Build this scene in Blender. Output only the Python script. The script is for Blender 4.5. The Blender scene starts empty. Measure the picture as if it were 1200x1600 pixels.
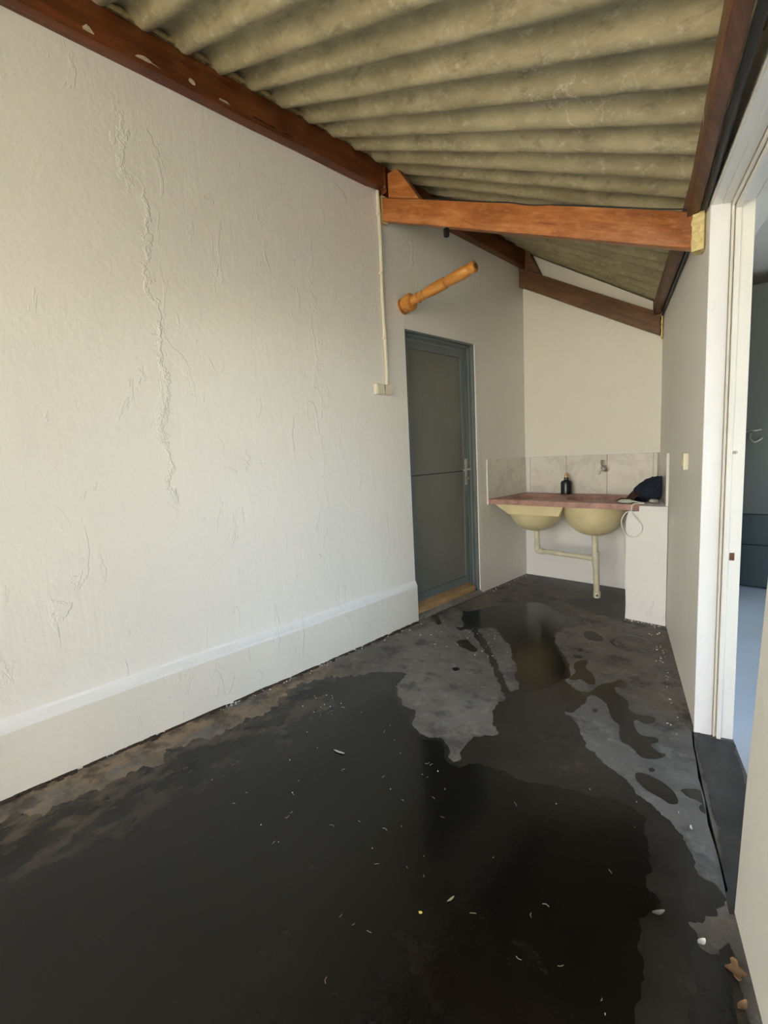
import bpy, bmesh, math, random
from mathutils import Vector, Matrix, noise
from mathutils.geometry import tessellate_polygon
random.seed(7)
scene = bpy.context.scene
COL = scene.collection

# ------------------------------------------------------------------ camera
CAM = Vector((2.2073, -4.0494, 1.2044))
YAW, PITCH, ROLL, FOCAL_PX = -0.7969, -0.1206, -0.0502, 728.16
fwd = Vector((math.sin(YAW) * math.cos(PITCH), math.cos(YAW) * math.cos(PITCH), math.sin(PITCH)))
rt0 = Vector((math.cos(YAW), -math.sin(YAW), 0))
up0 = rt0.cross(fwd)
rt = math.cos(ROLL) * rt0 + math.sin(ROLL) * up0
up = -math.sin(ROLL) * rt0 + math.cos(ROLL) * up0
cam_data = bpy.data.cameras.new('camera')
cam = bpy.data.objects.new('camera', cam_data)
COL.objects.link(cam)
M = Matrix((rt, up, -fwd)).transposed().to_4x4()
M.translation = CAM
cam.matrix_world = M
cam_data.sensor_fit = 'VERTICAL'
cam_data.sensor_height = 36.0
cam_data.lens = 36.0 * FOCAL_PX / 1600.0
cam_data.clip_start = 0.02
scene.camera = cam

# ------------------------------------------------------------------ sky, sun, exposure
world = bpy.data.worlds.new('sky')
scene.world = world
world.use_nodes = True
wn = world.node_tree
for n in list(wn.nodes):
    wn.nodes.remove(n)
wo = wn.nodes.new('ShaderNodeOutputWorld')
bg = wn.nodes.new('ShaderNodeBackground')
sky = wn.nodes.new('ShaderNodeTexSky')
sky.sky_type = 'NISHITA'
sky.sun_disc = False
sky.sun_elevation = math.radians(54)
sky.sun_rotation = math.radians(20)
sky.air_density = 1.0
sky.dust_density = 1.0
bg.inputs['Strength'].default_value = 0.50
wn.links.new(sky.outputs[0], bg.inputs[0])
wn.links.new(bg.outputs[0], wo.inputs[0])

sun_d = bpy.data.lights.new('sun', 'SUN')
sun_d.energy = 13.0
sun_d.angle = math.radians(0.53)
sun_d.color = (1.0, 0.95, 0.87)
sun = bpy.data.objects.new('sun', sun_d)
COL.objects.link(sun)
sun.location = (4, 6, 12)
az, el = math.radians(20), math.radians(54)          # sun stands over the +y side of the house
to_sun = Vector((math.sin(az) * math.cos(el), math.cos(az) * math.cos(el), math.sin(el)))
sun.rotation_euler = to_sun.to_track_quat('Z', 'Y').to_euler()

scene.view_settings.view_transform = 'Standard'
scene.view_settings.look = 'None'
scene.view_settings.gamma = 1.0
scene.view_settings.use_curve_mapping = False
scene.view_settings.exposure = 1.38

# ------------------------------------------------------------------ layout
W0, KR = 1.1313, -0.3452                # inner face of the right wall: x = W0 + KR*y
KN = math.hypot(1, KR)
def rwx(y):
    return W0 + KR * y
def rw(off, y, z):                      # a point at a distance off behind the right wall's face
    return (rwx(y) + off / KN, y - off * KR / KN, z)
DOOR_Y0, DOOR_Y1, DOOR_H = -1.612, -0.797, 2.05
ROOF_Y0, ROOF_Y1 = -6.2, 0.12  # lengthened behind the camera to cut sky light on the left wall
PITCH_R, CREST_Y = 0.165, -2.777
def lerp(a, b, t):
    return a + (b - a) * t
def purlin_top_left(y):
    return 2.985 if y < -1.8 else lerp(2.975, 2.93, (y + 1.8) / 1.8)
def purlin_top_right(y):
    return 2.17 if y < -1.8 else lerp(2.17, 2.245, (y + 1.8) / 1.8)
def roof_base(x, y):
    xr = rwx(y) - 0.06
    t = (x - 0.03) / (xr - 0.03)
    return lerp(purlin_top_left(y), purlin_top_right(y), t)

# ------------------------------------------------------------------ mesh helpers
def new_bm():
    return bmesh.new()
def quad_box(bm, f, a0, a1, b0, b1, c0, c1):
    """a box through the mapping f(a, b, c) -> point"""
    v = [bm.verts.new(f(a, b, c)) for c in (c0, c1) for b in (b0, b1) for a in (a0, a1)]
    for q in ((0, 2, 3, 1), (4, 5, 7, 6), (0, 1, 5, 4), (2, 6, 7, 3), (0, 4, 6, 2), (1, 3, 7, 5)):
        bm.faces.new([v[i] for i in q])
    return v
ident = lambda a, b, c: (a, b, c)
def box(bm, x0, x1, y0, y1, z0, z1):
    return quad_box(bm, ident, x0, x1, y0, y1, z0, z1)
def prism(bm, pts, f0, f1):
    """outline pts; f0/f1 map a 2-D point to the two end faces"""
    a = [bm.verts.new(f0(*p)) for p in pts]
    b = [bm.verts.new(f1(*p)) for p in pts]
    n = len(pts)
    bm.faces.new(a); bm.faces.new(b[::-1])
    for i in range(n):
        bm.faces.new((a[i], b[i], b[(i + 1) % n], a[(i + 1) % n]))
def frame_from(d):
    d = Vector(d).normalized()
    h = Vector((0, 0, 1)) if abs(d.z) < 0.9 else Vector((1, 0, 0))
    u = d.cross(h).normalized()
    return u, d.cross(u).normalized()
def tube(bm, pts, r, n=10, caps=True):
    pts = [Vector(p) for p in pts]
    rs = r if isinstance(r, (list, tuple)) else [r] * len(pts)
    rings = []
    u = None
    for i, p in enumerate(pts):
        d = (pts[min(i + 1, len(pts) - 1)] - pts[max(i - 1, 0)]).normalized()
        if u is None:
            u, w = frame_from(d)
        else:
            u = (u - d * u.dot(d)).normalized()
            w = d.cross(u)
        rings.append([bm.verts.new(p + rs[i] * (math.cos(t) * u + math.sin(t) * w))
                      for t in [2 * math.pi * k / n for k in range(n)]])
    for a, b in zip(rings, rings[1:]):
        for k in range(n):
            bm.faces.new((a[k], a[(k + 1) % n], b[(k + 1) % n], b[k]))
    if caps:
        bm.faces.new(rings[0][::-1]); bm.faces.new(rings[-1])
def lathe(bm, origin, axis, prof, n=24, caps=True):
    """prof: list of (distance along the axis, radius)"""
    o, d = Vector(origin), Vector(axis).normalized()
    u, w = frame_from(d)
    rings = [[bm.verts.new(o + d * s + r * (math.cos(t) * u + math.sin(t) * w))
              for t in [2 * math.pi * k / n for k in range(n)]] for s, r in prof]
    for a, b in zip(rings, rings[1:]):
        for k in range(n):
            bm.faces.new((a[k], a[(k + 1) % n], b[(k + 1) % n], b[k]))
    if caps:
        bm.faces.new(rings[0][::-1]); bm.faces.new(rings[-1])
def smooth_path(pts, sub=8):
    pts = [Vector(p) for p in pts]
    out = []
    for i in range(len(pts) - 1):
        p0, p1, p2, p3 = pts[max(i - 1, 0)], pts[i], pts[i + 1], pts[min(i + 2, len(pts) - 1)]
        for k in range(sub):
            t = k / sub
            out.append(0.5 * ((2 * p1) + (p2 - p0) * t + (2 * p0 - 5 * p1 + 4 * p2 - p3) * t * t
                              + (3 * p1 - p0 - 3 * p2 + p3) * t ** 3))
    out.append(pts[-1])
    return out
def finish(name, bm, material, parent=None, smooth=None, bevel=0.0, origin=None):
    bmesh.ops.remove_doubles(bm, verts=bm.verts, dist=1e-6)
    if bevel:
        bmesh.ops.bevel(bm, geom=list(bm.edges), offset=bevel, segments=2, profile=0.6, affect='EDGES', clamp_overlap=True)
    bmesh.ops.recalc_face_normals(bm, faces=bm.faces)
    root = parent
    while root is not None and root.parent is not None:
        root = root.parent
    base = root.location.copy() if root is not None else Vector((0, 0, 0))
    if origin is not None:
        base = Vector(origin)
    if base.length:
        bmesh.ops.translate(bm, verts=bm.verts, vec=-base)
    me = bpy.data.meshes.new(name)
    bm.to_mesh(me); bm.free()
    if smooth is not None:
        for p in me.polygons:
            p.use_smooth = True
        me.set_sharp_from_angle(angle=math.radians(smooth))
    me.materials.append(material)
    o = bpy.data.objects.new(name, me)
    COL.objects.link(o)
    if parent is not None:
        o.parent = parent
    elif origin is not None:
        o.location = origin
    return o
def tag(o, label=None, cat=None, group=None, kind=None):
    if label: o['label'] = label
    if cat: o['category'] = cat
    if group: o['group'] = group
    if kind: o['kind'] = kind
    return o
def thing(name, loc, label, cat, group=None, kind=None):
    o = bpy.data.objects.new(name, None)
    COL.objects.link(o)
    o.location = loc
    o.empty_display_size = 0.1
    return tag(o, label, cat, group, kind)
def structure(o, label=None):
    o['kind'] = 'structure'
    if label: o['label'] = label
    return o

# ------------------------------------------------------------------ material helpers
class Mat:
    def __init__(self, name, color=(0.8, 0.8, 0.8), rough=0.5, metal=0.0, spec=0.5):
        self.m = bpy.data.materials.new(name)
        self.m.use_nodes = True
        self.t = self.m.node_tree
        self.b = self.t.nodes['Principled BSDF']
        self.b.inputs['Base Color'].default_value = (*color, 1)
        self.b.inputs['Roughness'].default_value = rough
        self.b.inputs['Metallic'].default_value = metal
        self.b.inputs['Specular IOR Level'].default_value = spec
        self._tc = None
        self.tilt = 0.0
    def link(self, a, b): self.t.links.new(a, b)
    def coord(self, scale=(1, 1, 1), loc=(0, 0, 0)):
        if self._tc is None:
            self._tc = self.t.nodes.new('ShaderNodeTexCoord')
        mp = self.t.nodes.new('ShaderNodeMapping')
        mp.inputs['Scale'].default_value = scale
        mp.inputs['Location'].default_value = loc
        src = self._tc.outputs['Object']
        if self.tilt:
            rot = self.t.nodes.new('ShaderNodeMapping')
            rot.inputs['Rotation'].default_value = (0, self.tilt, 0)
            self.link(src, rot.inputs[0])
            src = rot.outputs[0]
        self.link(src, mp.inputs[0])
        return mp.outputs[0]
    def noise(self, scale, detail=4, rough=0.55, stretch=(1, 1, 1), loc=(0, 0, 0), dist=0.0):
        n = self.t.nodes.new('ShaderNodeTexNoise')
        n.inputs['Scale'].default_value = scale
        n.inputs['Detail'].default_value = detail
        n.inputs['Roughness'].default_value = rough
        n.inputs['Distortion'].default_value = dist
        self.link(self.coord(stretch, loc), n.inputs['Vector'])
        return n.outputs['Fac']
    def ramp(self, fac, stops):
        r = self.t.nodes.new('ShaderNodeValToRGB')
        e = r.color_ramp.elements
        while len(e) < len(stops):
            e.new(0.5)
        for el_, (p, c) in zip(e, stops):
            el_.position = p
            el_.color = (c, c, c, 1) if isinstance(c, (int, float)) else (*c, 1)
        self.link(fac, r.inputs[0])
        return r.outputs[0]
    def mix(self, fac, a, b, mode='MIX'):
        n = self.t.nodes.new('ShaderNodeMix')
        n.data_type = 'RGBA'
        n.blend_type = mode
        for sock, v in ((n.inputs[0], fac), (n.inputs[6], a), (n.inputs[7], b)):
            if isinstance(v, (int, float)): sock.default_value = v if sock is n.inputs[0] else (v, v, v, 1)
            elif isinstance(v, tuple): sock.default_value = (*v, 1)
            else: self.link(v, sock)
        return n.outputs[2]
    def math(self, op, a, b=0.0, c=0.0):
        n = self.t.nodes.new('ShaderNodeMath')
        n.operation = op
        for i, v in enumerate((a, b, c)):
            if isinstance(v, (int, float)): n.inputs[i].default_value = v
            else: self.link(v, n.inputs[i])
        return n.outputs[0]
    def xyz(self):
        s = self.t.nodes.new('ShaderNodeSeparateXYZ')
        self.link(self.coord(), s.inputs[0])
        return s.outputs
    def step(self, v, lo, hi, a=0.0, b=1.0):
        n = self.t.nodes.new('ShaderNodeMapRange')
        n.interpolation_type = 'SMOOTHSTEP'
        n.inputs[1].default_value, n.inputs[2].default_value = lo, hi
        n.inputs[3].default_value, n.inputs[4].default_value = a, b
        self.link(v, n.inputs[0])
        return n.outputs[0]
    def color(self, s): self.link(s, self.b.inputs['Base Color'])
    def rough(self, s): self.link(s, self.b.inputs['Roughness'])
    def bump(self, h, dist=0.01, strength=1.0):
        n = self.t.nodes.new('ShaderNodeBump')
        n.inputs['Distance'].default_value = dist
        n.inputs['Strength'].default_value = strength
        self.link(h, n.inputs['Height'])
        self.link(n.outputs[0], self.b.inputs['Normal'])

# ------------------------------------------------------------------ materials
def plaster(name, col, cracks=(), streak=0.22, rough=0.5):
    m = Mat(name, col, rough, spec=0.35)
    big = m.noise(0.9, 3)
    c = m.mix(m.ramp(big, [(0.3, 0.0), (0.7, 1.0)]), tuple(x * 0.95 for x in col), col)
    grime = m.ramp(m.noise(2.6, 6, 0.7), [(0.56, 0.0), (0.75, 1.0)])
    c = m.mix(m.math('MULTIPLY', grime, 0.18), c, tuple(x * 0.8 for x in col))
    m.color(c)
    fine = m.noise(38, 5, 0.6)
    lump = m.noise(7, 4, 0.6)
    run = m.noise(9, 5, 0.65, stretch=(1.0, 2.6, 0.35), dist=0.6)
    patch = m.ramp(m.noise(1.3, 2), [(0.42, 0.1), (0.62, 1.0)])
    h = m.math('ADD', m.math('MULTIPLY', fine, 0.15), m.math('MULTIPLY', lump, 0.35))
    h = m.math('ADD', h, m.math('MULTIPLY', m.math('MULTIPLY', run, patch), streak))
    flake = m.ramp(m.noise(4.5, 6, 0.62, stretch=(1, 1.6, 0.7), dist=1.2, loc=(3, 1, 7)), [(0.60, 0.0), (0.63, 1.0)])
    h = m.math('ADD', h, m.math('MULTIPLY', m.math('MULTIPLY', flake, patch), 0.30))
    if cracks:
        X = m.xyz()
        wob = m.math('MULTIPLY', m.math('SUBTRACT', m.noise(6, 5, 0.7), 0.5), 0.22)
        for y0, z0, z1, amp in cracks:
            d = m.math('ABSOLUTE', m.math('ADD', m.math('SUBTRACT', X[1], y0), wob))
            ridge = m.step(d, 0.0, 0.016, 1.0, 0.0)
            up_ = m.math('MULTIPLY', m.step(X[2], z0, z0 + 0.15), m.step(X[2], z1 - 0.15, z1, 1.0, 0.0))
            h = m.math('ADD', h, m.math('MULTIPLY', m.math('MULTIPLY', ridge, up_), amp))
    m.bump(h, 0.013, 0.6)
    m.rough(m.math('ADD', rough - 0.08, m.math('MULTIPLY', lump, 0.2)))
    return m.m

WALL = plaster('painted_plaster', (0.84, 0.825, 0.78),
               cracks=((-3.24, 0.95, 2.45, 0.30), (-3.31, 2.3, 2.75, 0.2), (-2.37, 0.8, 2.5, 0.15)), rough=0.36)
WALL_PLAIN = plaster('painted_plaster_smooth', (0.85, 0.825, 0.75), streak=0.1, rough=0.5)
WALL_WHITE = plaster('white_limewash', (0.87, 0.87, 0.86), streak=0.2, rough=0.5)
PLINTH = plaster('dusty_dimmed_plinth_plaster', (0.76, 0.735, 0.665), streak=0.15, rough=0.5)  # dust tone, also darkened so the ledge above it looks lit
TRIM = plaster('cream_gloss_paint', (0.85, 0.82, 0.74), streak=0.1, rough=0.35)

def concrete():
    m = Mat('dry_concrete', (0.15, 0.145, 0.135), 0.8, spec=0.25)
    n1 = m.noise(2.2, 8, 0.65)
    c = m.mix(m.ramp(n1, [(0.3, 0.0), (0.7, 1.0)]), (0.115, 0.107, 0.094), (0.23, 0.214, 0.187))
    n2 = m.noise(14, 7, 0.7)
    c = m.mix(m.ramp(n2, [(0.52, 0.0), (0.68, 0.7)]), c, (0.29, 0.275, 0.245))
    n3 = m.noise(6, 7, 0.7, loc=(5, 2, 0))
    c = m.mix(m.ramp(n3, [(0.52, 0.0), (0.62, 0.75)]), c, (0.065, 0.062, 0.057))
    X = m.xyz()
    strip = m.math('MULTIPLY', m.step(X[0], 0.05, 0.42, 1.0, 0.0), m.step(X[1], -2.3, -2.7))
    br = m.ramp(m.noise(5.0, 6, 0.7, stretch=(1.4, 0.8, 1)), [(0.42, 0.0), (0.52, 1.0)])
    c = m.mix(m.math('MULTIPLY', strip, br), c, (0.30, 0.225, 0.15))
    dirt = m.ramp(m.noise(9.0, 6, 0.7, loc=(1, 8, 0)), [(0.44, 0.0), (0.60, 0.9)])
    c = m.mix(m.math('MULTIPLY', strip, dirt), c, (0.07, 0.055, 0.04))
    fleck = m.ramp(m.noise(70, 3, 0.6), [(0.70, 0.0), (0.74, 1.0)])
    c = m.mix(m.math('MULTIPLY', fleck, 0.5), c, (0.4, 0.38, 0.34))
    m.color(c)
    m.bump(m.math('ADD', m.math('MULTIPLY', n2, 0.5), m.math('MULTIPLY', m.noise(90, 4), 0.3)), 0.006, 0.7)
    return m.m
FLOOR = concrete()

def wet(name, dark, light, rough, brown=0.3):
    m = Mat(name, dark, rough, spec=0.28)
    c = m.mix(m.ramp(m.noise(2.4, 7, 0.65), [(0.35, 0.0), (0.68, 1.0)]), dark, light)
    c = m.mix(m.math('MULTIPLY', m.ramp(m.noise(5.5, 7, 0.7, loc=(4, 4, 0)), [(0.58, 0.0), (0.72, 1.0)]), brown), c,
              (light[0] * 2.6, light[1] * 2.2, light[2] * 1.7))
    X = m.xyz()
    near_wall = m.step(m.math('ADD', X[0], m.math('MULTIPLY', m.noise(3.0, 4, 0.6, loc=(9, 0, 0)), 0.5)), 0.42, 0.95, 1.0, 0.0)
    near_wall = m.math('MULTIPLY', near_wall, m.step(X[1], -2.3, -2.7))
    mud = m.ramp(m.noise(5.0, 7, 0.72, stretch=(1.5, 0.8, 1), loc=(0.3, 0.2, 0)), [(0.47, 0.0), (0.58, 0.85)])
    c = m.mix(m.math('MULTIPLY', near_wall, mud), c, (0.105, 0.078, 0.052))
    m.color(c)
    m.rough(m.math('ADD', rough - 0.04, m.math('MULTIPLY', m.noise(8, 5, 0.6), 0.14)))
    m.bump(m.math('ADD', m.math('MULTIPLY', m.noise(30, 4), 0.4), m.math('MULTIPLY', m.noise(120, 3), 0.2)), 0.0015, 0.35)
    return m.m
FILM = wet('wet_concrete_film', (0.015, 0.0135, 0.011), (0.036, 0.033, 0.026), 0.20, 0.5)
POOL = wet('dark_water_and_reflection', (0.005, 0.0048, 0.0038), (0.011, 0.0102, 0.008), 0.10, 0.5)  # near-black water; dark reflections are put into the colour
DAMP = wet('damp_concrete', (0.026, 0.025, 0.024), (0.085, 0.081, 0.074), 0.4)

def fibre_cement():
    m = Mat('weathered_fibre_cement', (0.36, 0.32, 0.22), 0.8, spec=0.2)
    n1 = m.noise(4.5, 7, 0.68, stretch=(0.6, 1.6, 1))
    c = m.mix(m.ramp(n1, [(0.3, 0.0), (0.7, 1.0)]), (0.26, 0.225, 0.135), (0.51, 0.455, 0.295))
    n2 = m.noise(30, 6, 0.7, stretch=(0.7, 1.2, 1))
    c = m.mix(m.ramp(n2, [(0.56, 0.0), (0.70, 0.75)]), c, (0.58, 0.53, 0.40))
    n3 = m.noise(16, 6, 0.7, stretch=(0.5, 1.4, 1), loc=(3, 3, 3))
    c = m.mix(m.ramp(n3, [(0.56, 0.0), (0.70, 0.7)]), c, (0.16, 0.14, 0.095))
    lace = m.math('ABSOLUTE', m.math('SUBTRACT', m.noise(2.3, 5, 0.6, dist=1.0), 0.5))
    spot = m.ramp(m.noise(1.4, 2, loc=(2, 7, 1)), [(0.55, 0.0), (0.68, 1.0)])
    c = m.mix(m.math('MULTIPLY', m.math('MULTIPLY', m.step(lace, 0.0, 0.008, 1.0, 0.0), spot), 0.7), c, (0.66, 0.63, 0.53))
    m.color(c)
    m.bump(m.math('ADD', n2, m.math('MULTIPLY', m.noise(110, 3), 0.4)), 0.004, 0.6)
    return m.m
ROOF = fibre_cement()

def wood(name, dark, mid, light, stretch, rough=0.42, chips=0.0, tilt=0.0):
    m = Mat(name, mid, rough, spec=0.45)
    m.tilt = tilt
    g = m.noise(5.0, 8, 0.7, stretch=stretch, dist=0.5)
    c = m.ramp(g, [(0.30, dark), (0.5, mid), (0.72, light)])
    k = m.noise(3.0, 4, 0.6)
    c = m.mix(m.ramp(k, [(0.35, 0.55), (0.6, 0.0)]), c, dark)
    f = m.noise(26, 5, 0.7, stretch=tuple(s ** 0.6 for s in stretch))
    c = m.mix(m.ramp(f, [(0.5, 0.0), (0.75, 0.5)]), c, light)
    if chips:
        ch = m.ramp(m.noise(5.5, 4, 0.55, loc=(2.1, 0.4, 0.7)), [(0.655, 0.0), (0.668, chips)])
        c = m.mix(ch, c, (0.62, 0.56, 0.45))
    m.color(c)
    m.bump(m.math('ADD', g, m.math('MULTIPLY', f, 0.3)), 0.004, 0.5)
    return m.m
WOOD_RAFTER = wood('worn_orange_timber', (0.20, 0.06, 0.016), (0.42, 0.145, 0.036), (0.62, 0.30, 0.115), (0.6, 6, 5), tilt=-0.406)
WOOD_RAFTER_DARK = wood('dull_brown_timber', (0.07, 0.034, 0.016), (0.15, 0.075, 0.036), (0.24, 0.13, 0.07), (0.6, 6, 5), tilt=-0.526)
WOOD_PURLIN = wood('red_brown_varnished_timber', (0.05, 0.013, 0.004), (0.13, 0.036, 0.010), (0.24, 0.075, 0.020), (6, 0.5, 5), 0.35, 1.0)
WOOD_PURLIN_B = wood('red_brown_timber', (0.06, 0.022, 0.009), (0.14, 0.050, 0.020), (0.24, 0.10, 0.042), (6, 0.5, 5), 0.45, 0.8)
WOOD_PEG = wood('turned_honey_wood', (0.36, 0.13, 0.02), (0.56, 0.235, 0.045), (0.70, 0.36, 0.10), (0.7, 6, 6), 0.3)
WOOD_SILL = wood('bare_wood_sill', (0.26, 0.15, 0.06), (0.44, 0.28, 0.13), (0.58, 0.42, 0.24), (6, 0.6, 5), 0.6)

def simple(name, col, rough=0.5, metal=0.0, var=0.12, scale=12, bump=0.0, spec=0.5):
    m = Mat(name, col, rough, metal, spec)
    n = m.noise(scale, 5, 0.6)
    m.color(m.mix(m.ramp(n, [(0.3, 0.0), (0.7, 1.0)]), tuple(x * (1 - var) for x in col), tuple(min(1, x * (1 + var)) for x in col)))
    if bump:
        m.bump(m.noise(scale * 4, 4), bump, 0.6)
    return m.m
BARE = simple('bare_scuffed_wood', (0.50, 0.43, 0.32), 0.8, var=0.3, scale=60)
FOAM = simple('yellow_filler', (0.86, 0.64, 0.30), 0.8, var=0.3, scale=40, bump=0.006)
FOAM_PALE = simple('pale_yellow_filler', (0.74, 0.62, 0.30), 0.75, var=0.25, scale=50, bump=0.006)
STEEL_GREY = simple('grey_green_door_paint', (0.165, 0.172, 0.150), 0.38, var=0.10, scale=2.0)
STEEL_BLUE = simple('blue_grey_frame_paint', (0.15, 0.18, 0.185), 0.30, var=0.10, scale=3.0)
SEAM = simple('dark_gap', (0.02, 0.02, 0.02), 0.7)
CHROME = simple('brushed_metal', (0.62, 0.60, 0.56), 0.28, 1.0, var=0.1)
BRASS = simple('gold_metal', (0.75, 0.52, 0.25), 0.3, 1.0)
PLASTIC = simple('cream_plastic', (0.72, 0.67, 0.54), 0.4, var=0.05)
PLASTIC_W = simple('white_plastic', (0.80, 0.79, 0.75), 0.4, var=0.04)
PVC = simple('stained_pvc', (0.70, 0.655, 0.51), 0.38, var=0.14, scale=14)
BASIN = simple('yellow_glazed_basin', (0.78, 0.685, 0.41), 0.35, var=0.10, scale=6)
COUNTER = simple('pink_red_cement_top', (0.46, 0.265, 0.22), 0.5, var=0.28, scale=18, bump=0.003)
BLACK = simple('black_gloss_plastic', (0.010, 0.010, 0.011), 0.25, var=0.1)
CABLE_AND_GAP = simple('gap_fill_and_cable', (0.018, 0.018, 0.017), 0.5)
NAVY = simple('navy_cloth', (0.022, 0.027, 0.045), 0.95, var=0.35, scale=20, bump=0.004, spec=0.15)
BROWN = simple('brown_cloth', (0.075, 0.035, 0.025), 0.9, var=0.25, scale=20, bump=0.003, spec=0.15)
PALE = simple('pale_cloth', (0.55, 0.52, 0.42), 0.9)
CUPBOARD_A = simple('dark_grey_green_laminate', (0.13, 0.14, 0.125), 0.4, var=0.08, scale=2)
CUPBOARD_B = simple('dark_teal_laminate', (0.055, 0.075, 0.078), 0.35, var=0.12, scale=2)
ROOM_TILE = simple('pale_glossy_floor', (0.58, 0.62, 0.66), 0.22, var=0.05, scale=2)
GROUT = simple('grout', (0.52, 0.46, 0.36), 0.8)
WHITE_CHIP = simple('white_paint_flake', (0.75, 0.74, 0.70), 0.7)
STRAW = simple('dry_straw', (0.42, 0.35, 0.24), 0.8, var=0.3)
LEAF = simple('dry_brown_leaf', (0.26, 0.15, 0.075), 0.75, var=0.35, scale=30)
LEAF_Y = simple('yellow_petal', (0.80, 0.62, 0.15), 0.6)
GROUND = simple('sunlit_sandy_yard', (0.56, 0.46, 0.25), 0.9, var=0.15, scale=1.5, bump=0.01)
BOUNCE_WALL = simple('cream_bounce_wall', (0.80, 0.75, 0.64), 0.85, var=0.08, scale=2)
def marble():
    m = Mat('grey_marbled_tile', (0.55, 0.52, 0.46), 0.22)
    n = m.noise(5, 7, 0.6, dist=1.6)
    c = m.ramp(n, [(0.32, (0.80, 0.775, 0.71)), (0.5, (0.76, 0.735, 0.67)), (0.60, (0.65, 0.625, 0.565)), (0.66, (0.76, 0.735, 0.67))])
    m.color(c)
    return m.m
TILE = marble()

# ------------------------------------------------------------------ the setting: walls, floor, roof
def grid_quads(bm, f, u0, u1, nu, v0, v1, nv):
    g = [[bm.verts.new(f(lerp(u0, u1, i / nu), lerp(v0, v1, j / nv))) for j in range(nv + 1)] for i in range(nu + 1)]
    for i in range(nu):
        for j in range(nv):
            bm.faces.new((g[i][j], g[i + 1][j], g[i + 1][j + 1], g[i][j + 1]))

# left wall, in three blocks round the doorway
bm = new_bm()
box(bm, -0.22, 0.0, -7.6, DOOR_Y0, -0.1, 2.97)  # runs on out of view, lengthened to even out the light
box(bm, -0.22, 0.0, DOOR_Y0, DOOR_Y1, DOOR_H, 2.97)
box(bm, -0.22, 0.0, DOOR_Y1, 0.0, -0.1, 2.95)
wall_left = structure(finish('wall_left', bm, WALL), 'long off-white plastered wall with the grey door')

# mortar filling the corrugations along the top of the left wall
bm = new_bm()
secs = []
for i in range(421):
    y = lerp(-6.2, 0.0, i / 420)
    zt = roof_base(-0.02, y) + 0.026 + 0.026 * math.cos(2 * math.pi * (y - CREST_Y) / PITCH_R) + 0.004
    secs.append([(-0.04, y, 2.90), (-0.012, y, 2.90), (-0.012, y, zt), (-0.04, y, zt)])
rings = [[bm.verts.new(p) for p in s] for s in secs]
for a_, b_ in zip(rings, rings[1:]):
    for k in range(4):
        bm.faces.new((a_[k], a_[(k + 1) % 4], b_[(k + 1) % 4], b_[k]))
finish('mortar_infill', bm, WALL_PLAIN, wall_left)

# plinth along the foot of the left wall, its top sloped and a little uneven
bm = new_bm()
N = 150
rows = []
for i in range(N + 1):
    y = lerp(-7.6, DOOR_Y0, i / N)
    w1 = 0.010 * noise.noise((y * 1.7, 3, 1)); w2 = 0.006 * noise.noise((y * 5, 9, 4))
    w2 -= 0.024 * min(1.0, max(0.0, (y + 2.2) / 0.58))
    prof = [(0.0, -0.05), (0.042 + w2, -0.05), (0.042 + w2, 0.256 + w1), (0.039 + w2, 0.266 + w1), (0.006, 0.286 + w1), (0.0, 0.296 + w1)]
    rows.append([bm.verts.new((a, y, b)) for a, b in prof])
for a, b in zip(rows, rows[1:]):
    for k in range(len(a) - 1):
        bm.faces.new((a[k], a[k + 1], b[k + 1], b[k]))
bm.faces.new(rows[-1]); bm.faces.new(rows[0][::-1])
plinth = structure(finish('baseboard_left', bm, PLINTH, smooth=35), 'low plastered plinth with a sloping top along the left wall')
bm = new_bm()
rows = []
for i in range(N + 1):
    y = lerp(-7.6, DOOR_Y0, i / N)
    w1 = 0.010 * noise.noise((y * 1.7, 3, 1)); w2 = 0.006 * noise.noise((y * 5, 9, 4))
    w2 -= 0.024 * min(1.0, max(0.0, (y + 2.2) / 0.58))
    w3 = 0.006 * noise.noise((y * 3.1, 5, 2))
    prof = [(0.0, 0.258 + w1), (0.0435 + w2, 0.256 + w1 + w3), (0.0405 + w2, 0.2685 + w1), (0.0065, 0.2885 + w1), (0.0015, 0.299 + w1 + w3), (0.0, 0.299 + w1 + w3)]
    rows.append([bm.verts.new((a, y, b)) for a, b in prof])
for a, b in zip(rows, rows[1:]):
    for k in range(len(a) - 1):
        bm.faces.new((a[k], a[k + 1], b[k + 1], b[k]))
finish('ledge_highlight', bm, WALL_WHITE, plinth, smooth=35)  # whiter skin on the sloped top, painting in the light it catches

# back wall with a raking top under the roof
bm = new_bm()
pts = [(-0.22, -0.1), (1.6, -0.1), (1.6, roof_base(1.6, 0)), (-0.22, roof_base(-0.22, 0))]
prism(bm, pts, lambda x, z: (x, 0.0, z), lambda x, z: (x, 0.2, z))
wall_back = structure(finish('wall_back', bm, WALL_PLAIN), 'narrow off-white wall above and below the sink')

# right wall with its doorway
DY_FAR, DY_NEAR = -1.885, -2.70
RWT = 0.125
bm = new_bm()
quad_box(bm, rw, 0, RWT, 1.6, DY_FAR, -0.1, 2.20)
structure_bm = bm
quad_box(bm, rw, 0, RWT, DY_FAR, -7.6, 2.045, 2.20)
# near side of the doorway; its plastered edge leans back
edge = [(-0.1, -2.69), (0.0, -2.70), (0.35, -2.745), (0.7, -2.80), (1.0, -2.845), (1.5, -2.88), (2.045, -2.90)]
prism(bm, [(y, z) for z, y in edge] + [(-7.6, 2.045), (-7.6, -0.1)],
      lambda y, z: rw(-0.022, y, z), lambda y, z: rw(RWT, y, z))  # unseen length extended to hold sky light off the left wall
wall_right = structure(finish('wall_right', bm, WALL_PLAIN), 'off-white right wall with an open doorway')

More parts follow.
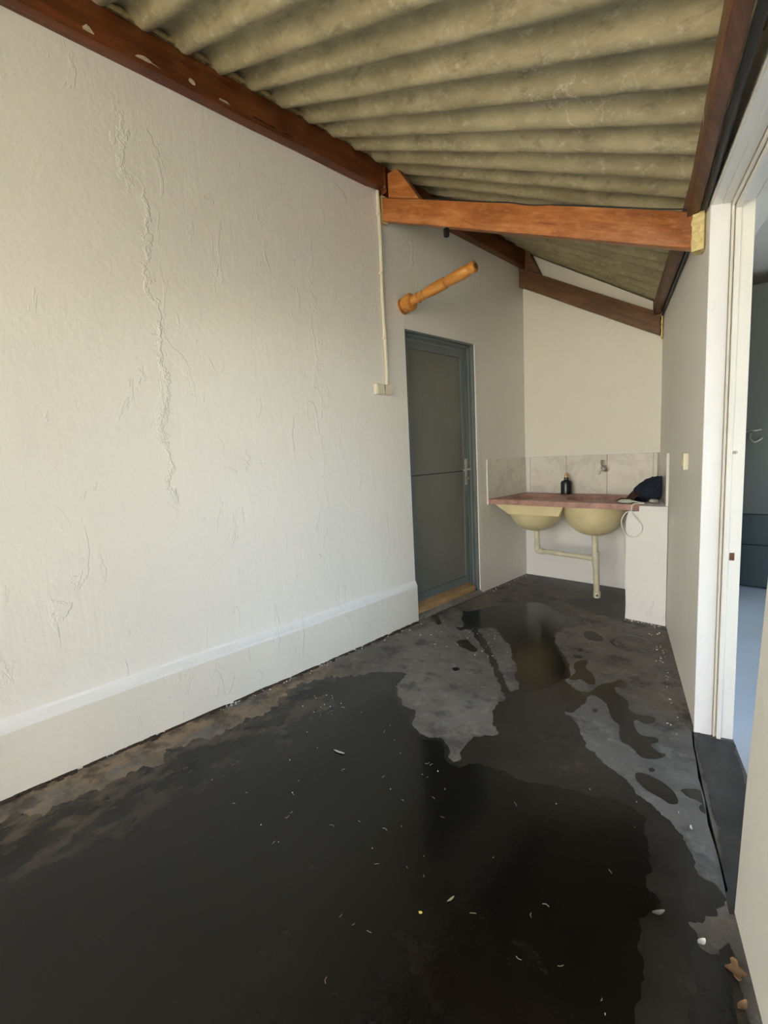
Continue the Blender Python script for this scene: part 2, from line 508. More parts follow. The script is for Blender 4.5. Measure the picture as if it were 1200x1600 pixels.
# floor slab of the covered yard
bm = new_bm()
pts = [(-0.3, 0.1), (rwx(0.1) + 0.05, 0.1), (rwx(-1.87) + 0.05, -1.87), (rwx(-1.895) - 0.012, -1.895), (rwx(-1.95) - 0.017, -1.95), (rwx(-2.0) - 0.021, -2.0),
       (rwx(-2.1) - 0.0235, -2.1), (rwx(-2.2) - 0.031, -2.2), (rwx(-2.3) - 0.027, -2.3), (rwx(-2.42) - 0.036, -2.42), (rwx(-2.55) - 0.030, -2.55), (rwx(-2.69) - 0.034, -2.69), (rwx(-2.74) + 0.02, -2.74), (rwx(-7.6) + 0.02, -7.6), (-0.3, -7.6)]
prism(bm, pts, lambda x, y: (x, y, 0.0), lambda x, y: (x, y, -0.12))
floor = structure(finish('floor', bm, FLOOR), 'dark worn concrete floor')
# strip along the right wall and through the doorway, past an open crack
bm = new_bm()
prism(bm, [(0.13, -1.86), (0.13, -2.92), (0.03, -2.92), (0.02, -2.74), (-0.024, -2.68), (-0.022, -2.3), (-0.014, -2.0), (-0.004, -1.90), (0.05, -1.885)],
      lambda o, y: rw(o, y, -0.004), lambda o, y: rw(o, y, -0.12))
structure(finish('trim_1', bm, FLOOR), 'dark concrete threshold strip through the right doorway')

# corrugated roof: five overlapping sheets
roof = thing('ceiling', (0, 0, 0), 'sloping roof of weathered corrugated fibre cement sheets', None, kind='structure')
def roof_z(x, y):
    a = 0.026
    c = math.cos(2 * math.pi * (y - CREST_Y) / PITCH_R)
    return roof_base(x, y) + a + a * (c if c > 0 else -abs(c) ** 0.85)
def roof_sheet(y0, y1):
    bm = new_bm()
    nv = int((y1 - y0) / PITCH_R * 14)
    nu = 8
    und, top = [], []
    for i in range(nu + 1):
        t = i / nu
        ru, rtp = [], []
        for j in range(nv + 1):
            y = lerp(y0, y1, j / nv)
            x = lerp(-0.15, rwx(y) + 0.10, t)
            z = roof_z(x, y) + 0.0088 * (1 - j / nv)
            ru.append(bm.verts.new((x, y, z))); rtp.append(bm.verts.new((x, y, z + 0.007)))
        und.append(ru); top.append(rtp)
    for i in range(nu):
        for j in range(nv):
            bm.faces.new((und[i][j], und[i][j + 1], und[i + 1][j + 1], und[i + 1][j]))
            bm.faces.new((top[i][j], top[i + 1][j], top[i + 1][j + 1], top[i][j + 1]))
    for j in range(nv):
        for r_, s in ((0, 1), (nu, -1)):
            q = (und[r_][j], top[r_][j], top[r_][j + 1], und[r_][j + 1])
            bm.faces.new(q)
    for i in range(nu):
        for c_ in (0, nv):
            bm.faces.new((und[i][c_], und[i + 1][c_], top[i + 1][c_], top[i][c_]))
    return finish('roof_sheet', bm, ROOF, roof, smooth=60)
yy = ROOF_Y1
k = 0
while yy > ROOF_Y0 + 0.2:
    y0 = yy - 6.4 * PITCH_R
    roof_sheet(y0, yy)
    yy -= 6.0 * PITCH_R
    k += 1

# ------------------------------------------------------------------ roof timbers
def sweep_box(bm, sections):
    """sections: list of four-corner rings"""
    rings = [[bm.verts.new(p) for p in s] for s in sections]
    for a, b in zip(rings, rings[1:]):
        n = len(a)
        for k in range(n):
            bm.faces.new((a[k], a[(k + 1) % n], b[(k + 1) % n], b[k]))
    bm.faces.new(rings[0]); bm.faces.new(rings[-1][::-1])

# near rafter, sloping down from the left wall to the right wall
def rafter(name, label, y0, y1, zl, zr, h, mat, xr):
    r = thing(name, (0.0, (y0 + y1) / 2, zl), label, 'rafter')
    bm = new_bm()
    n = 10
    secs = []
    for i in range(n + 1):
        t = i / n
        x = lerp(0.012, xr - 0.02, t)
        z = lerp(zl, zr, x / xr) + 0.003 * noise.noise((x * 3, y0, 0))
        secs.append([(x, y0, z), (x, y1, z), (x, y1, z + h), (x, y0, z + h)])
    sweep_box(bm, secs)
    finish('beam', bm, mat, r, smooth=30, bevel=0.004)
    return r
raf1 = rafter('rafter', 'orange-brown worn timber rafter crossing above the grey door', -1.79, -1.73, 2.683, 1.933, 0.137, WOOD_RAFTER, 1.745)
raf2 = rafter('rafter', 'dull brown timber rafter against the back wall above the sink', -0.085, -0.01, 2.635, 1.962, 0.160, WOOD_RAFTER_DARK, 1.158)
def blob_strip(bm, f, n, amp, seed):
    """a lumpy collar: f(t, s) maps the unit square to a surface"""
    m = 5
    g = [[bm.verts.new(f(i / n, j / m, amp * noise.noise((i * 1.7 + seed, j * 2.3, seed)))) for j in range(m + 1)] for i in range(n + 1)]
    for i in range(n):
        for j in range(m):
            bm.faces.new((g[i][j], g[i + 1][j], g[i + 1][j + 1], g[i][j + 1]))
# yellow filler where the rafters meet the walls
def filler(parent, x0, x1, y0, z0, z1, d, mat, seed):
    bm = new_bm()
    n = 14
    rings = []
    for i in range(n + 1):
        t = i / n
        z = lerp(z0, z1, t)
        a = 0.006 * noise.noise((t * 6, seed, 1)); b = 0.004 * noise.noise((t * 9, seed, 5))
        e = 0.6 if i in (0, n) else 1.0
        rings.append([(x0 + a, y0 - 0.004 * e + b, z), (x1, y0 - 0.008 * e + b, z), (x1, y0 + d, z), (x0 + a, y0 + d, z)])
    sweep_box(bm, rings)
    finish('filler', bm, mat, parent, smooth=40)
filler(raf1, 1.702, 1.744, -1.792, 1.938, 2.078, 0.055, FOAM_PALE, 3)
filler(raf1, 0.001, 0.020, -1.792, 2.66, 2.825, 0.05, FOAM, 8)
filler(raf2, 1.143, 1.155, -0.088, 1.955, 2.14, 0.05, FOAM, 5)
# diagonal-cut cleats standing on the rafters beside the left wall plate
bm = new_bm()
prism(bm, [(0.070, 2.792), (0.070, 2.93), (0.150, 2.925), (0.165, 2.905), (0.318, 2.688)],
      lambda x, z: (x, -1.786, z), lambda x, z: (x, -1.735, z))
finish('cleat', bm, WOOD_RAFTER, raf1, bevel=0.003)
bm = new_bm()
prism(bm, [(0.064, 2.762), (0.064, 2.90), (0.10, 2.90), (0.20, 2.685)],
      lambda x, z: (x, -0.08, z), lambda x, z: (x, -0.02, z))
finish('cleat', bm, WOOD_RAFTER_DARK, raf2, bevel=0.003)

# wall plates (purlins) on top of the rafters
pl1 = thing('wall_plate', (0.03, -3.2, 2.84), 'dark red-brown beam along the top of the left wall, nearer length', 'beam', 'beams under the roof sheets')
bm = new_bm()
secs = []
for i in range(41):
    y = lerp(-6.2, -1.802, i / 40)
    w = 0.004 * noise.noise((y * 2, 0, 7))
    s = 1.0
    if i == 40: s = 0.86
    zc, zh, xh = 2.9135, 0.0715 * s, 0.030 * (1 if i < 40 else 0.9)
    ring = []
    for (sx, sz) in ((-1, -1), (1, -1), (1, 1), (-1, 1)):
        ring.append((0.031 + sx * xh + (w if sx > 0 else 0), y, zc + sz * zh + (w if sz < 0 else 0)))
    secs.append(ring)
sweep_box(bm, secs)
finish('beam', bm, WOOD_PURLIN, pl1, smooth=40, bevel=0.006)
# places where the varnish has come off the beam face
for ci, (cy_, cz_, hw, hh) in enumerate([(-3.188, 2.849, 0.040499999999999994, 0.0225), (-3.158, 2.85, 0.0225, 0.013499999999999998), (-2.847, 2.854, 0.026999999999999996, 0.013499999999999998), (-2.649, 2.835, 0.05399999999999999, 0.0225), (-2.607, 2.824, 0.036, 0.018), (-2.501, 2.83, 0.026999999999999996, 0.013499999999999998), (-3.0, 2.876, 0.013499999999999998, 0.009), (-3.398, 2.865, 0.018, 0.013499999999999998)]):
    bm = new_bm()
    ol = []
    for k in range(14):
        t = 2 * math.pi * k / 14
        rr = 1 + 0.35 * noise.noise((math.cos(t) * 1.5 + ci * 3.1, math.sin(t) * 1.5, ci))
        ol.append((cy_ + hw * rr * math.cos(t), min(2.975, max(2.862, cz_ + hh * rr * math.sin(t) - 0.25 * hw * math.cos(t)))))
    prism(bm, ol, lambda y, z: (0.0655, y, z), lambda y, z: (0.056, y, z))
    finish('bare_patch', bm, BARE, pl1)
# filler plugs under each corrugation crest
def plug_mesh(seed):
    bm = new_bm()
    n = 10
    rows = []
    for i in range(6):
        t = i / 5
        x = lerp(-0.03, 0.026, t)
        bulge = 0.62 + 0.38 * math.cos(t * math.pi / 2)
        rows.append([bm.verts.new((x, -0.06 * math.cos(math.pi * k / n),
                     0.046 * bulge * (0.2 + 0.8 * math.sin(math.pi * k / n)) - 0.006 + 0.004 * noise.noise((seed, k, t * 3)))) for k in range(n + 1)])
    for a, b in zip(rows, rows[1:]):
        for k in range(n):
            bm.faces.new((a[k], a[k + 1], b[k + 1], b[k]))
    base = [bm.verts.new((r[0].co.x, y_, -0.006)) for r in (rows[0], rows[-1]) for y_ in (-0.06, 0.06)]
    bm.faces.new(rows[0]); bm.faces.new(rows[-1][::-1])
    bmesh.ops.recalc_face_normals(bm, faces=bm.faces)
    me = bpy.data.meshes.new('filler_plug')
    for v in base: bm.verts.remove(v)
    bm.to_mesh(me); bm.free()
    for p in me.polygons: p.use_smooth = True
    me.materials.append(FOAM)
    return me
plugs = [plug_mesh(s) for s in (1.3, 4.7, 8.2)]
y = CREST_Y - 10 * PITCH_R
k = 0
while y < -1.86:
    o = bpy.data.objects.new('filler_plug', plugs[k % 3])
    COL.objects.link(o); o.parent = pl1
    o.location = Vector((0.040, y, 2.990)) - pl1.location
    y += PITCH_R; k += 1

pl2 = thing('wall_plate', (0.03, -0.9, 2.80), 'dark beam along the top of the left wall, farther length above the grey door', 'beam', 'beams under the roof sheets')
bm = new_bm()
secs = []
for i in range(21):
    y = lerp(-1.797, -0.002, i / 20)
    zb = lerp(2.826, 2.790, i / 20); zt = purlin_top_left(y) - 0.004
    secs.append([(0.001, y, zb), (0.062, y, zb), (0.062, y, zt), (0.001, y, zt)])
sweep_box(bm, secs)
finish('beam', bm, WOOD_PURLIN, pl2, smooth=30, bevel=0.005)

pl3 = thing('wall_plate', (rwx(-2.4) - 0.07, -2.4, 2.07), 'red-brown beam along the top of the right wall under the roof eaves', 'beam', 'beams under the roof sheets')
bm = new_bm()
secs = []
for i in range(31):
    y = lerp(-6.2, -0.012, i / 30)
    t = min(1.0, max(0.0, (y + 1.85) / -0.95))
    if y > -1.85:
        o0, o1 = -0.062, -0.022
    else:
        o0, o1 = -0.064 - 0.042 * t, -0.026 - 0.038 * t
    zb = 2.072 if y < -1.8 else lerp(2.072, 2.13, (y + 1.8) / 1.8)
    zt = purlin_top_right(y) - 0.002
    w = 0.003 * noise.noise((y * 4, 2, 7))
    secs.append([rw(o0, y, zb), rw(o1 + w, y, zb), rw(o1, y, zt), rw(o0, y, zt)])
sweep_box(bm, secs)
finish('beam', bm, WOOD_PURLIN_B, pl3, smooth=30, bevel=0.004)

# black tubes painting the dark gap between beam and wall, then a rafter cable
cb = thing('gap_fill_and_cable', rw(-0.012, -1.75, 2.08), 'black fill of the dark gap along the right beam, with a cable over the rafter', 'cable')
bm = new_bm()
path = []
for i in range(26):
    y = lerp(-6.2, -1.84, i / 25)
    t = min(1.0, max(0.0, (y + 1.85) / -0.95))
    path.append(rw(-0.0125 - 0.036 * t, y, 2.072))
tube(bm, path, 0.0125, 10)
finish('cable', bm, CABLE_AND_GAP, cb, smooth=50)  # stands in for the dark gap beside the beam
bm = new_bm()
path = [rw(-0.012, y, lerp(2.075, 2.118, (y + 1.66) / 1.62)) for y in [lerp(-1.66, -0.03, i / 12) for i in range(13)]]
tube(bm, path, 0.0075, 8)
finish('cable', bm, CABLE_AND_GAP, cb, smooth=50)  # thinner length of the same painted gap darkness
bm = new_bm()
def raf_top(x): return lerp(2.683, 1.933, x / 1.745) + 0.137
path = smooth_path([rw(-0.012, -1.84, 2.078), (1.72, -1.80, raf_top(1.72) + 0.022), (1.66, -1.785, raf_top(1.66) + 0.008),
                    (1.45, -1.782, raf_top(1.45) + 0.006), (1.2, -1.784, raf_top(1.2) + 0.005), (1.02, -1.791, raf_top(1.02) - 0.004),
                    (0.9, -1.786, raf_top(0.9) + 0.005), (0.72, -1.782, raf_top(0.72) + 0.004), (0.35, -1.78, raf_top(0.35) + 0.008)], 5)
tube(bm, path, 0.003, 8)
finish('thin_cable', bm, CABLE_AND_GAP, cb, smooth=50)

# small lamp holder under the near rafter
lh = thing('lamp_holder', (0.492, -1.765, 2.47), 'small dark lamp holder under the orange-brown rafter', 'lamp holder')
bm = new_bm(); lathe(bm, (0.492, -1.765, 2.476), (0, 0, -1), [(-0.01, 0.017), (0.0, 0.019), (0.009, 0.019), (0.011, 0.014)], 16)
finish('collar', bm, CHROME, lh, smooth=40)
bm = new_bm(); lathe(bm, (0.492, -1.765, 2.466), (0, 0, -1), [(0, 0.015), (0.003, 0.0175), (0.04, 0.0175), (0.043, 0.014), (0.036, 0.013), (0.03, 0.004)], 16)
finish('socket', bm, BLACK, lh, smooth=40)

# ------------------------------------------------------------------ grey steel door in the left wall
d1 = thing('door_1', (-0.06, -1.2, 0.0), 'grey-blue steel stable door shut in the left wall', None, kind='structure')
def jamb_profile(y_edge, s):
    # stepped pressed-steel frame: (x, y) outline; s = +1 for the jamb at larger y
    q = [(-0.004, 0.0), (-0.004, -0.014), (-0.030, -0.014), (-0.030, -0.030), (-0.052, -0.030), (-0.052, -0.046),
         (-0.105, -0.046), (-0.105, 0.0)]
    return [(x, y_edge + s * yy_) for x, yy_ in q]
for y_edge, s in ((DOOR_Y1, 1), (DOOR_Y0, -1)):
    bm = new_bm()
    prism(bm, jamb_profile(y_edge, s), lambda x, y: (x, y, 0.03), lambda x, y: (x, y, DOOR_H))
    finish('frame_jamb', bm, STEEL_BLUE, d1)
bm = new_bm()
q = [(-0.004, 0.0), (-0.004, -0.014), (-0.030, -0.014), (-0.030, -0.030), (-0.052, -0.030), (-0.052, -0.046), (-0.105, -0.046), (-0.105, 0.0)]
prism(bm, q, lambda x, z: (x, DOOR_Y0 + 0.001, DOOR_H + z), lambda x, z: (x, DOOR_Y1 - 0.001, DOOR_H + z))
finish('frame_head', bm, STEEL_BLUE, d1)
LY0, LY1 = DOOR_Y0 + 0.046, DOOR_Y1 - 0.046
SPLIT = 1.045
def leaf(z0, z1, name):
    bm = new_bm()
    xf, xb = -0.058, -0.098
    box(bm, xb, xf, LY0 + 0.003, LY0 + 0.055, z0, z1)
    box(bm, xb, xf, LY1 - 0.058, LY1 - 0.003, z0, z1)
    if name == 'upper_leaf':
        box(bm, xb, xf, LY0 + 0.055, LY1 - 0.058, z1 - 0.055, z1)
    else:
        box(bm, xb, xf, LY0 + 0.055, LY1 - 0.058, z0, z0 + 0.06)
    lf = finish(name, bm, STEEL_BLUE, d1)
    bm = new_bm()
    a, b = (z0, z1 - 0.055) if name == 'upper_leaf' else (z0 + 0.06, z1)
    grid_quads(bm, lambda u, v: (-0.070 + 0.003 * math.sin(3.1 * u + 1.0) * math.sin(4 * v), u, v), LY0 + 0.055, LY1 - 0.058, 14, a, b, 20)
    finish('sheet_panel', bm, STEEL_GREY, lf, smooth=60)
    return lf
leaf(SPLIT + 0.004, DOOR_H - 0.050, 'upper_leaf')
low = leaf(0.105, SPLIT - 0.004, 'lower_leaf')
bm = new_bm(); box(bm, -0.096, -0.074, LY0 + 0.003, LY1 - 0.003, SPLIT - 0.006, SPLIT + 0.006)
finish('meeting_gap', bm, SEAM, d1)
hd = None
bm = new_bm(); box(bm, -0.0575, -0.053, LY1 - 0.045, LY1 - 0.015, 0.93, 1.145)
hp = finish('handle_plate', bm, CHROME, d1, bevel=0.001)
bm = new_bm(); tube(bm, smooth_path([(-0.054, LY1 - 0.03, 1.06), (-0.02, LY1 - 0.03, 1.06), (-0.008, LY1 - 0.04, 1.06), (-0.005, LY1 - 0.07, 1.058), (-0.006, LY1 - 0.13, 1.055)], 5), 0.007, 10)
finish('lever', bm, CHROME, hp, smooth=50)
bm = new_bm(); lathe(bm, (-0.0535, LY1 - 0.03, 0.985), (1, 0, 0), [(0, 0.010), (0.018, 0.010), (0.020, 0.008)], 12)
finish('lock_cylinder', bm, CHROME, hp, smooth=40)
bm = new_bm(); box(bm, -0.03, -0.01, LY1 + 0.016, LY1 + 0.024, 0.99, 1.0)
bm.free()
# timber sill and the worn concrete step under it
bm = new_bm()
rows = []
for i in range(13):
    y = lerp(DOOR_Y0 + 0.002, DOOR_Y1 - 0.05, i / 12)
    rows.append([(-0.105, y, 0.03), (-0.012 - 0.004 * noise.noise((y * 9, 0, 0)), y, 0.03), (-0.020, y, 0.078 + 0.004 * noise.noise((y * 7, 1, 0))), (-0.105, y, 0.102)])
sweep_box(bm, rows)
finish('sill', bm, WOOD_SILL, d1)
bm = new_bm()
rows = []
for i in range(17):
    y = lerp(DOOR_Y0 + 0.002, DOOR_Y1 + 0.0, i / 16)
    w = 0.010 * noise.noise((y * 6, 4, 0))
    rows.append([(-0.11, y, -0.01), (0.022 + w, y, -0.01), (0.012 + w, y, 0.018 + 0.3 * w), (-0.004, y, 0.034 + 0.3 * w), (-0.11, y, 0.034)])
sweep_box(bm, rows)
finish('step', bm, FLOOR, d1, smooth=40)
# plaster band round the far side and head of the opening
bm = new_bm()
prism(bm, [(DOOR_Y1 + 0.002, 0.0), (DOOR_Y1 + 0.058, 0.0), (DOOR_Y1 + 0.055, 0.9), (DOOR_Y1 + 0.045, 1.3), (DOOR_Y1 + 0.014, 2.03), (DOOR_Y1 + 0.002, 2.05)],
      lambda y, z: (0.004, y, z), lambda y, z: (-0.004, y, z))
structure(finish('trim_2', bm, WALL_WHITE, bevel=0.001), 'white plaster edge beside the grey door')

# ------------------------------------------------------------------ things on the left wall
sw = thing('light_switch', (0.0, -1.855, 1.63), 'cream double light switch on the left wall beside the grey door', 'light switch')
bm = new_bm(); box(bm, 0.0, 0.028, -1.928, -1.782, 1.595, 1.662)
pb = finish('housing', bm, PLASTIC, sw, bevel=0.004)
for y0 in (-1.921, -1.851):
    bm = new_bm()
    prism(bm, [(0.0285, 1.602), (0.034, 1.602), (0.030, 1.655), (0.0285, 1.655)], lambda x, z: (x, y0, z), lambda x, z: (x, y0 + 0.062, z))
    finish('rocker', bm, PLASTIC, pb, bevel=0.0012)
bm = new_bm(); box(bm, 0.0285, 0.030, -1.8565, -1.8535, 1.598, 1.659)
finish('groove', bm, SEAM, pb)
cd = thing('cable_conduit', (0.0, -1.822, 1.664), 'thin cream conduit rising from the light switch to the roof beam', 'conduit')
bm = new_bm()
tube(bm, [(0.012, -1.818 + 0.003 * math.sin(i * 0.9), lerp(1.662, 2.842, i / 12)) for i in range(13)], 0.0115, 10)
finish('pipe', bm, PLASTIC, cd, smooth=50)
for z in (1.95, 2.35, 2.7):
    bm = new_bm(); box(bm, 0.0, 0.022, -1.834, -1.803, z, z + 0.012)
    finish('clip', bm, PLASTIC, cd, bevel=0.002)

pg = thing('wooden_peg', (0.0, -1.612, 2.196), 'turned honey-coloured wooden peg sticking out of the wall above the grey door', 'peg')
ax = Vector((1.0, 0.0, 0.135)).normalized()
o0 = Vector((0.0, -1.612, 2.196))
bm = new_bm()
lathe(bm, o0 + ax * 0.075, ax, [(0.0, 0.040), (0.012, 0.030), (0.05, 0.030), (0.062, 0.034), (0.068, 0.027), (0.10, 0.031), (0.108, 0.024),
                         (0.118, 0.024), (0.126, 0.032), (0.20, 0.037), (0.285, 0.035), (0.293, 0.027), (0.303, 0.027), (0.312, 0.033),
                         (0.40, 0.0355), (0.455, 0.034), (0.463, 0.029), (0.471, 0.029), (0.478, 0.034), (0.505, 0.033), (0.510, 0.027)], 24)
finish('spindle', bm, WOOD_PEG, pg, smooth=40)
bm = new_bm()
lathe(bm, o0, ax, [(-0.006, 0.034), (0.008, 0.046), (0.03, 0.054), (0.046, 0.050), (0.052, 0.056), (0.075, 0.056), (0.082, 0.048), (0.086, 0.036)], 24)
finish('knob_base', bm, WOOD_PEG, pg, smooth=40)
bm = new_bm(); lathe(bm, o0, ax, [(-0.004, 0.058), (0.004, 0.058), (0.006, 0.050)], 20)
finish('wall_washer', bm, BRASS, pg, smooth=40)
bm = new_bm(); lathe(bm, o0 + ax * 0.5845, ax, [(0, 0.017), (0.003, 0.017), (0.004, 0.010)], 16)
finish('end_plug', bm, WOOD_PURLIN_B, pg, smooth=40)

# ------------------------------------------------------------------ tiles above the sink
ZC, ZT = 0.785, 1.122
TT = 0.008
def tile(parent, f, a0, a1, z0, z1):
    bm = new_bm()
    quad_box(bm, f, a0 + 0.0015, a1 - 0.0015, 0.0, TT, z0 + 0.0015, z1 - 0.0015)
    finish('tile', bm, TILE, parent, bevel=0.0008)
fb = lambda a, b, c: (a, -0.0015 - b, c)
fl = lambda a, b, c: (0.0015 + b, a, c)
fr = lambda a, b, c: rw(-0.0015 - b, a, c)
for a, b in ((0.054, 0.398), (0.400, 0.742), (0.744, 1.088)):
    tile(wall_back, fb, a, b, ZC, ZT)
for a, b in ((-0.648, -0.330), (-0.328, -0.011)):
    tile(wall_left, fl, a, b, ZC - 0.01, ZT)
for a, b in ((-0.645, -0.33), (-0.328, -0.012)):
    tile(wall_right, fr, a, b, ZC + 0.005, ZT)
bm = new_bm()
box(bm, 0.009, 1.128, -0.0015, 0.0, ZC - 0.02, ZT)
finish('grout_bed', bm, GROUT, wall_back)
bm = new_bm()
box(bm, 0.0, 0.0015, -0.655, -0.0, ZC - 0.03, ZT + 0.004)
finish('grout_bed', bm, PLASTIC_W, wall_left)
bm = new_bm(); quad_box(bm, rw, -0.0015, 0.0, -0.02, -0.655, ZC, ZT + 0.003)
finish('grout_bed', bm, PLASTIC_W, wall_right)
for a, b in ((0.012, 0.052), (1.090, 1.116)):
    bm = new_bm(); box(bm, a, b, -0.009, -0.0015, ZC, ZT - 0.002)
    finish('corner_strip', bm, TILE if a > 1 else PLASTIC_W, wall_back, bevel=0.001)
bm = new_bm(); box(bm, 0.0, 1.13, -0.006, 0.0, ZT, ZT + 0.012)
finish('cap_strip', bm, WALL_WHITE, wall_back, bevel=0.001)
bm = new_bm(); box(bm, 0.0, 0.012, -0.660, -0.650, ZC - 0.04, ZT + 0.006)
finish('edge_strip', bm, PLASTIC_W, wall_left, bevel=0.001)
bm = new_bm(); quad_box(bm, rw, -0.014, 0.0, -0.647, -0.660, ZC - 0.01, ZT + 0.006)
finish('edge_strip', bm, PLASTIC_W, wall_right, bevel=0.001)

bm = new_bm(); box(bm, 0.001, 1.117, -0.003, 0.0, 0.0, 0.75)  # whiter layer below the counter, imitating the cooler sky light there
finish('sky_light_tint', bm, WALL_WHITE, wall_back)

# ------------------------------------------------------------------ pillar, counter, basins, pipes
bm = new_bm()
n = 14
rows = []
for i in range(n + 1):
    z = lerp(0.0, 0.7505, i / n)
    a = 0.006 * noise.noise((z * 5, 1, 0)); b = 0.006 * noise.noise((z * 6, 7, 0))
    e = 0.010 if i == n else 0.0
    yf = -0.705 + b + e
    rows.append([(1.122 + a + e, yf, z), (rwx(yf) - 0.004, yf, z), (rwx(-0.01) - 0.004, -0.012, z), (1.118, -0.012, z)])
sweep_box(bm, rows)
prism(bm, [(1.200, -0.700), (rwx(-0.70) - 0.004, -0.700), (rwx(-0.01) - 0.004, -0.012), (1.128, -0.012), (1.128, -0.20), (1.200, -0.56)], lambda x, y: (x, y, 0.7505), lambda x, y: (x, y, 0.788))
tag(finish('brick_pier', bm, WALL_WHITE, origin=(1.2, -0.4, 0)), 'white painted block pier under the right end of the sink counter', 'pier')

sink = thing('sink_counter', (0.55, -0.33, 0.40), 'pink-red cement counter with two yellow basins under it', 'sink')
BX = (0.285, 0.775); BY = -0.345; BR = 0.222
bm = new_bm()
outer = [(0.012, -0.012), (1.124, -0.012), (1.124, -0.20), (1.196, -0.56), (1.196, -0.645), (1.16, -0.668), (0.9, -0.664), (0.6, -0.668), (0.3, -0.660), (0.012, -0.655)]
def ring_edges(pts, z):
    v = [bm.verts.new((x, y, z)) for x, y in pts]
    return [bm.edges.new((v[i], v[(i + 1) % len(v)])) for i in range(len(v))]
ed = ring_edges(outer, 0.752)
for bx in BX:
    ed += ring_edges([(bx + (BR - 0.012) * math.cos(t), BY + (BR - 0.012) * math.sin(t)) for t in [2 * math.pi * k / 40 for k in range(40)]], 0.752)
r_ = bmesh.ops.triangle_fill(bm, edges=ed, use_beauty=True)
faces = [f for f in bm.faces]
ex = bmesh.ops.extrude_face_region(bm, geom=faces)
bmesh.ops.translate(bm, verts=[v for v in ex['geom'] if isinstance(v, bmesh.types.BMVert)], vec=(0, 0, 0.040))
finish('counter_top', bm, COUNTER, sink, origin=None)
for bx in BX:
    bm = new_bm()
    outp, inp = [], []
    for i in range(15):
        a = i / 14 * math.pi / 2
        outp.append((0.252 * math.sin(a) ** 1.0, (BR + 0.016) * math.cos(a) ** 0.85 if i < 14 else 0.028))
        inp.append((0.240 * math.sin(a), (BR - 0.002) * math.cos(a) ** 0.85 if i < 14 else 0.022))
    prof = [(s, max(r, 0.028)) for s, r in outp] + [(s, max(r, 0.022)) for s, r in inp[::-1]]
    lathe(bm, (bx, BY, 0.7515), (0, 0, -1), prof, 40, caps=False)
    finish('basin', bm, BASIN, sink, smooth=50)
# sloped yellow apron in front of the left basin
bm = new_bm()
pts = [(0.020, 0.752), (0.165, 0.664), (0.600, 0.668), (0.640, 0.752)]
prism(bm, pts, lambda x, z: (x, -0.598, z), lambda x, z: (x, -0.580, z))
finish('apron', bm, BASIN, sink, bevel=0.003)
# drain
dr = thing('drain_pipe', (0.8, -0.36, 0.0), 'cream plastic drain pipe joining both yellow basins, standing on the floor', 'pipe')
R_ = 0.0225
bm = new_bm(); tube(bm, [(0.285, BY, 0.512), (0.290, BY, 0.40), (0.292, BY, 0.345)], R_, 16)
finish('left_downpipe', bm, PVC, dr, smooth=50)
bm = new_bm(); tube(bm, [(0.292, BY, 0.322), (0.55, BY, 0.318), (0.79, BY, 0.312)], R_ * 0.92, 16)
finish('cross_pipe', bm, PVC, dr, smooth=50)
bm = new_bm(); tube(bm, [(0.775, BY, 0.512), (0.785, BY - 0.008, 0.35), (0.795, BY - 0.015, 0.18), (0.803, BY - 0.02, 0.015)], R_, 16)
finish('standpipe', bm, PVC, dr, smooth=50)
bm = new_bm(); tube(bm, smooth_path([(0.291, BY, 0.375), (0.291, BY, 0.345), (0.297, BY, 0.328), (0.315, BY, 0.3215), (0.345, BY, 0.3215)], 4), R_ * 1.16, 16)
finish('elbow', bm, PVC, dr, smooth=50)
bm = new_bm(); tube(bm, [(0.786, BY - 0.008, 0.37), (0.790, BY - 0.011, 0.255)], R_ * 1.18, 16); tube(bm, [(0.735, BY, 0.3135), (0.79, BY - 0.005, 0.3125)], R_ * 1.12, 16)
finish('tee', bm, PVC, dr, smooth=50)
for bx in BX:
    bm = new_bm(); lathe(bm, (bx + (0.001 if bx > 0.5 else 0), BY, 0.516), (0, 0, -1), [(0, 0.030), (0.014, 0.030), (0.018, 0.026)], 16)
    finish('waste_nut', bm, PVC, dr, smooth=40)
bm = new_bm(); lathe(bm, (0.803, BY - 0.02, 0.055), (0.02, -0.01, -1), [(0, R_ * 1.02), (0.004, R_ * 1.2), (0.05, R_ * 1.2), (0.053, R_)], 16)
foot = finish('foot_socket', bm, PVC, dr, smooth=40)
bm = new_bm(); lathe(bm, (0.812, BY - 0.044, 0.026), (0.35, -0.94, 0), [(-0.004, 0.008), (0.0025, 0.008), (0.003, 0.006)], 12)
finish('drain_hole', bm, SEAM, foot)

# tap
DULL = simple('dull_tap_metal', (0.34, 0.31, 0.27), 0.45, 0.7)
tp = thing('wall_tap', (0.735, -0.01, 1.0), 'small chrome tap on the tiles above the right basin', 'tap')
bm = new_bm(); lathe(bm, (0.735, -0.0095, 1.005), (0, -1, 0), [(0, 0.028), (0.006, 0.028), (0.010, 0.015), (0.045, 0.014), (0.047, 0.020), (0.070, 0.020), (0.075, 0.012)], 16)
finish('body', bm, DULL, tp, smooth=40)
bm = new_bm(); tube(bm, smooth_path([(0.735, -0.062, 1.002), (0.722, -0.075, 0.998), (0.706, -0.085, 0.985), (0.700, -0.088, 0.962)], 5), [0.012] * 10 + [0.014] * 6, 12)
finish('spout', bm, PLASTIC_W, tp, smooth=50)
bm = new_bm(); tube(bm, smooth_path([(0.728, -0.058, 1.018), (0.720, -0.062, 1.045), (0.722, -0.064, 1.078)], 4), [0.008] * 5 + [0.010] * 4, 10)
finish('lever', bm, DULL, tp, smooth=50)

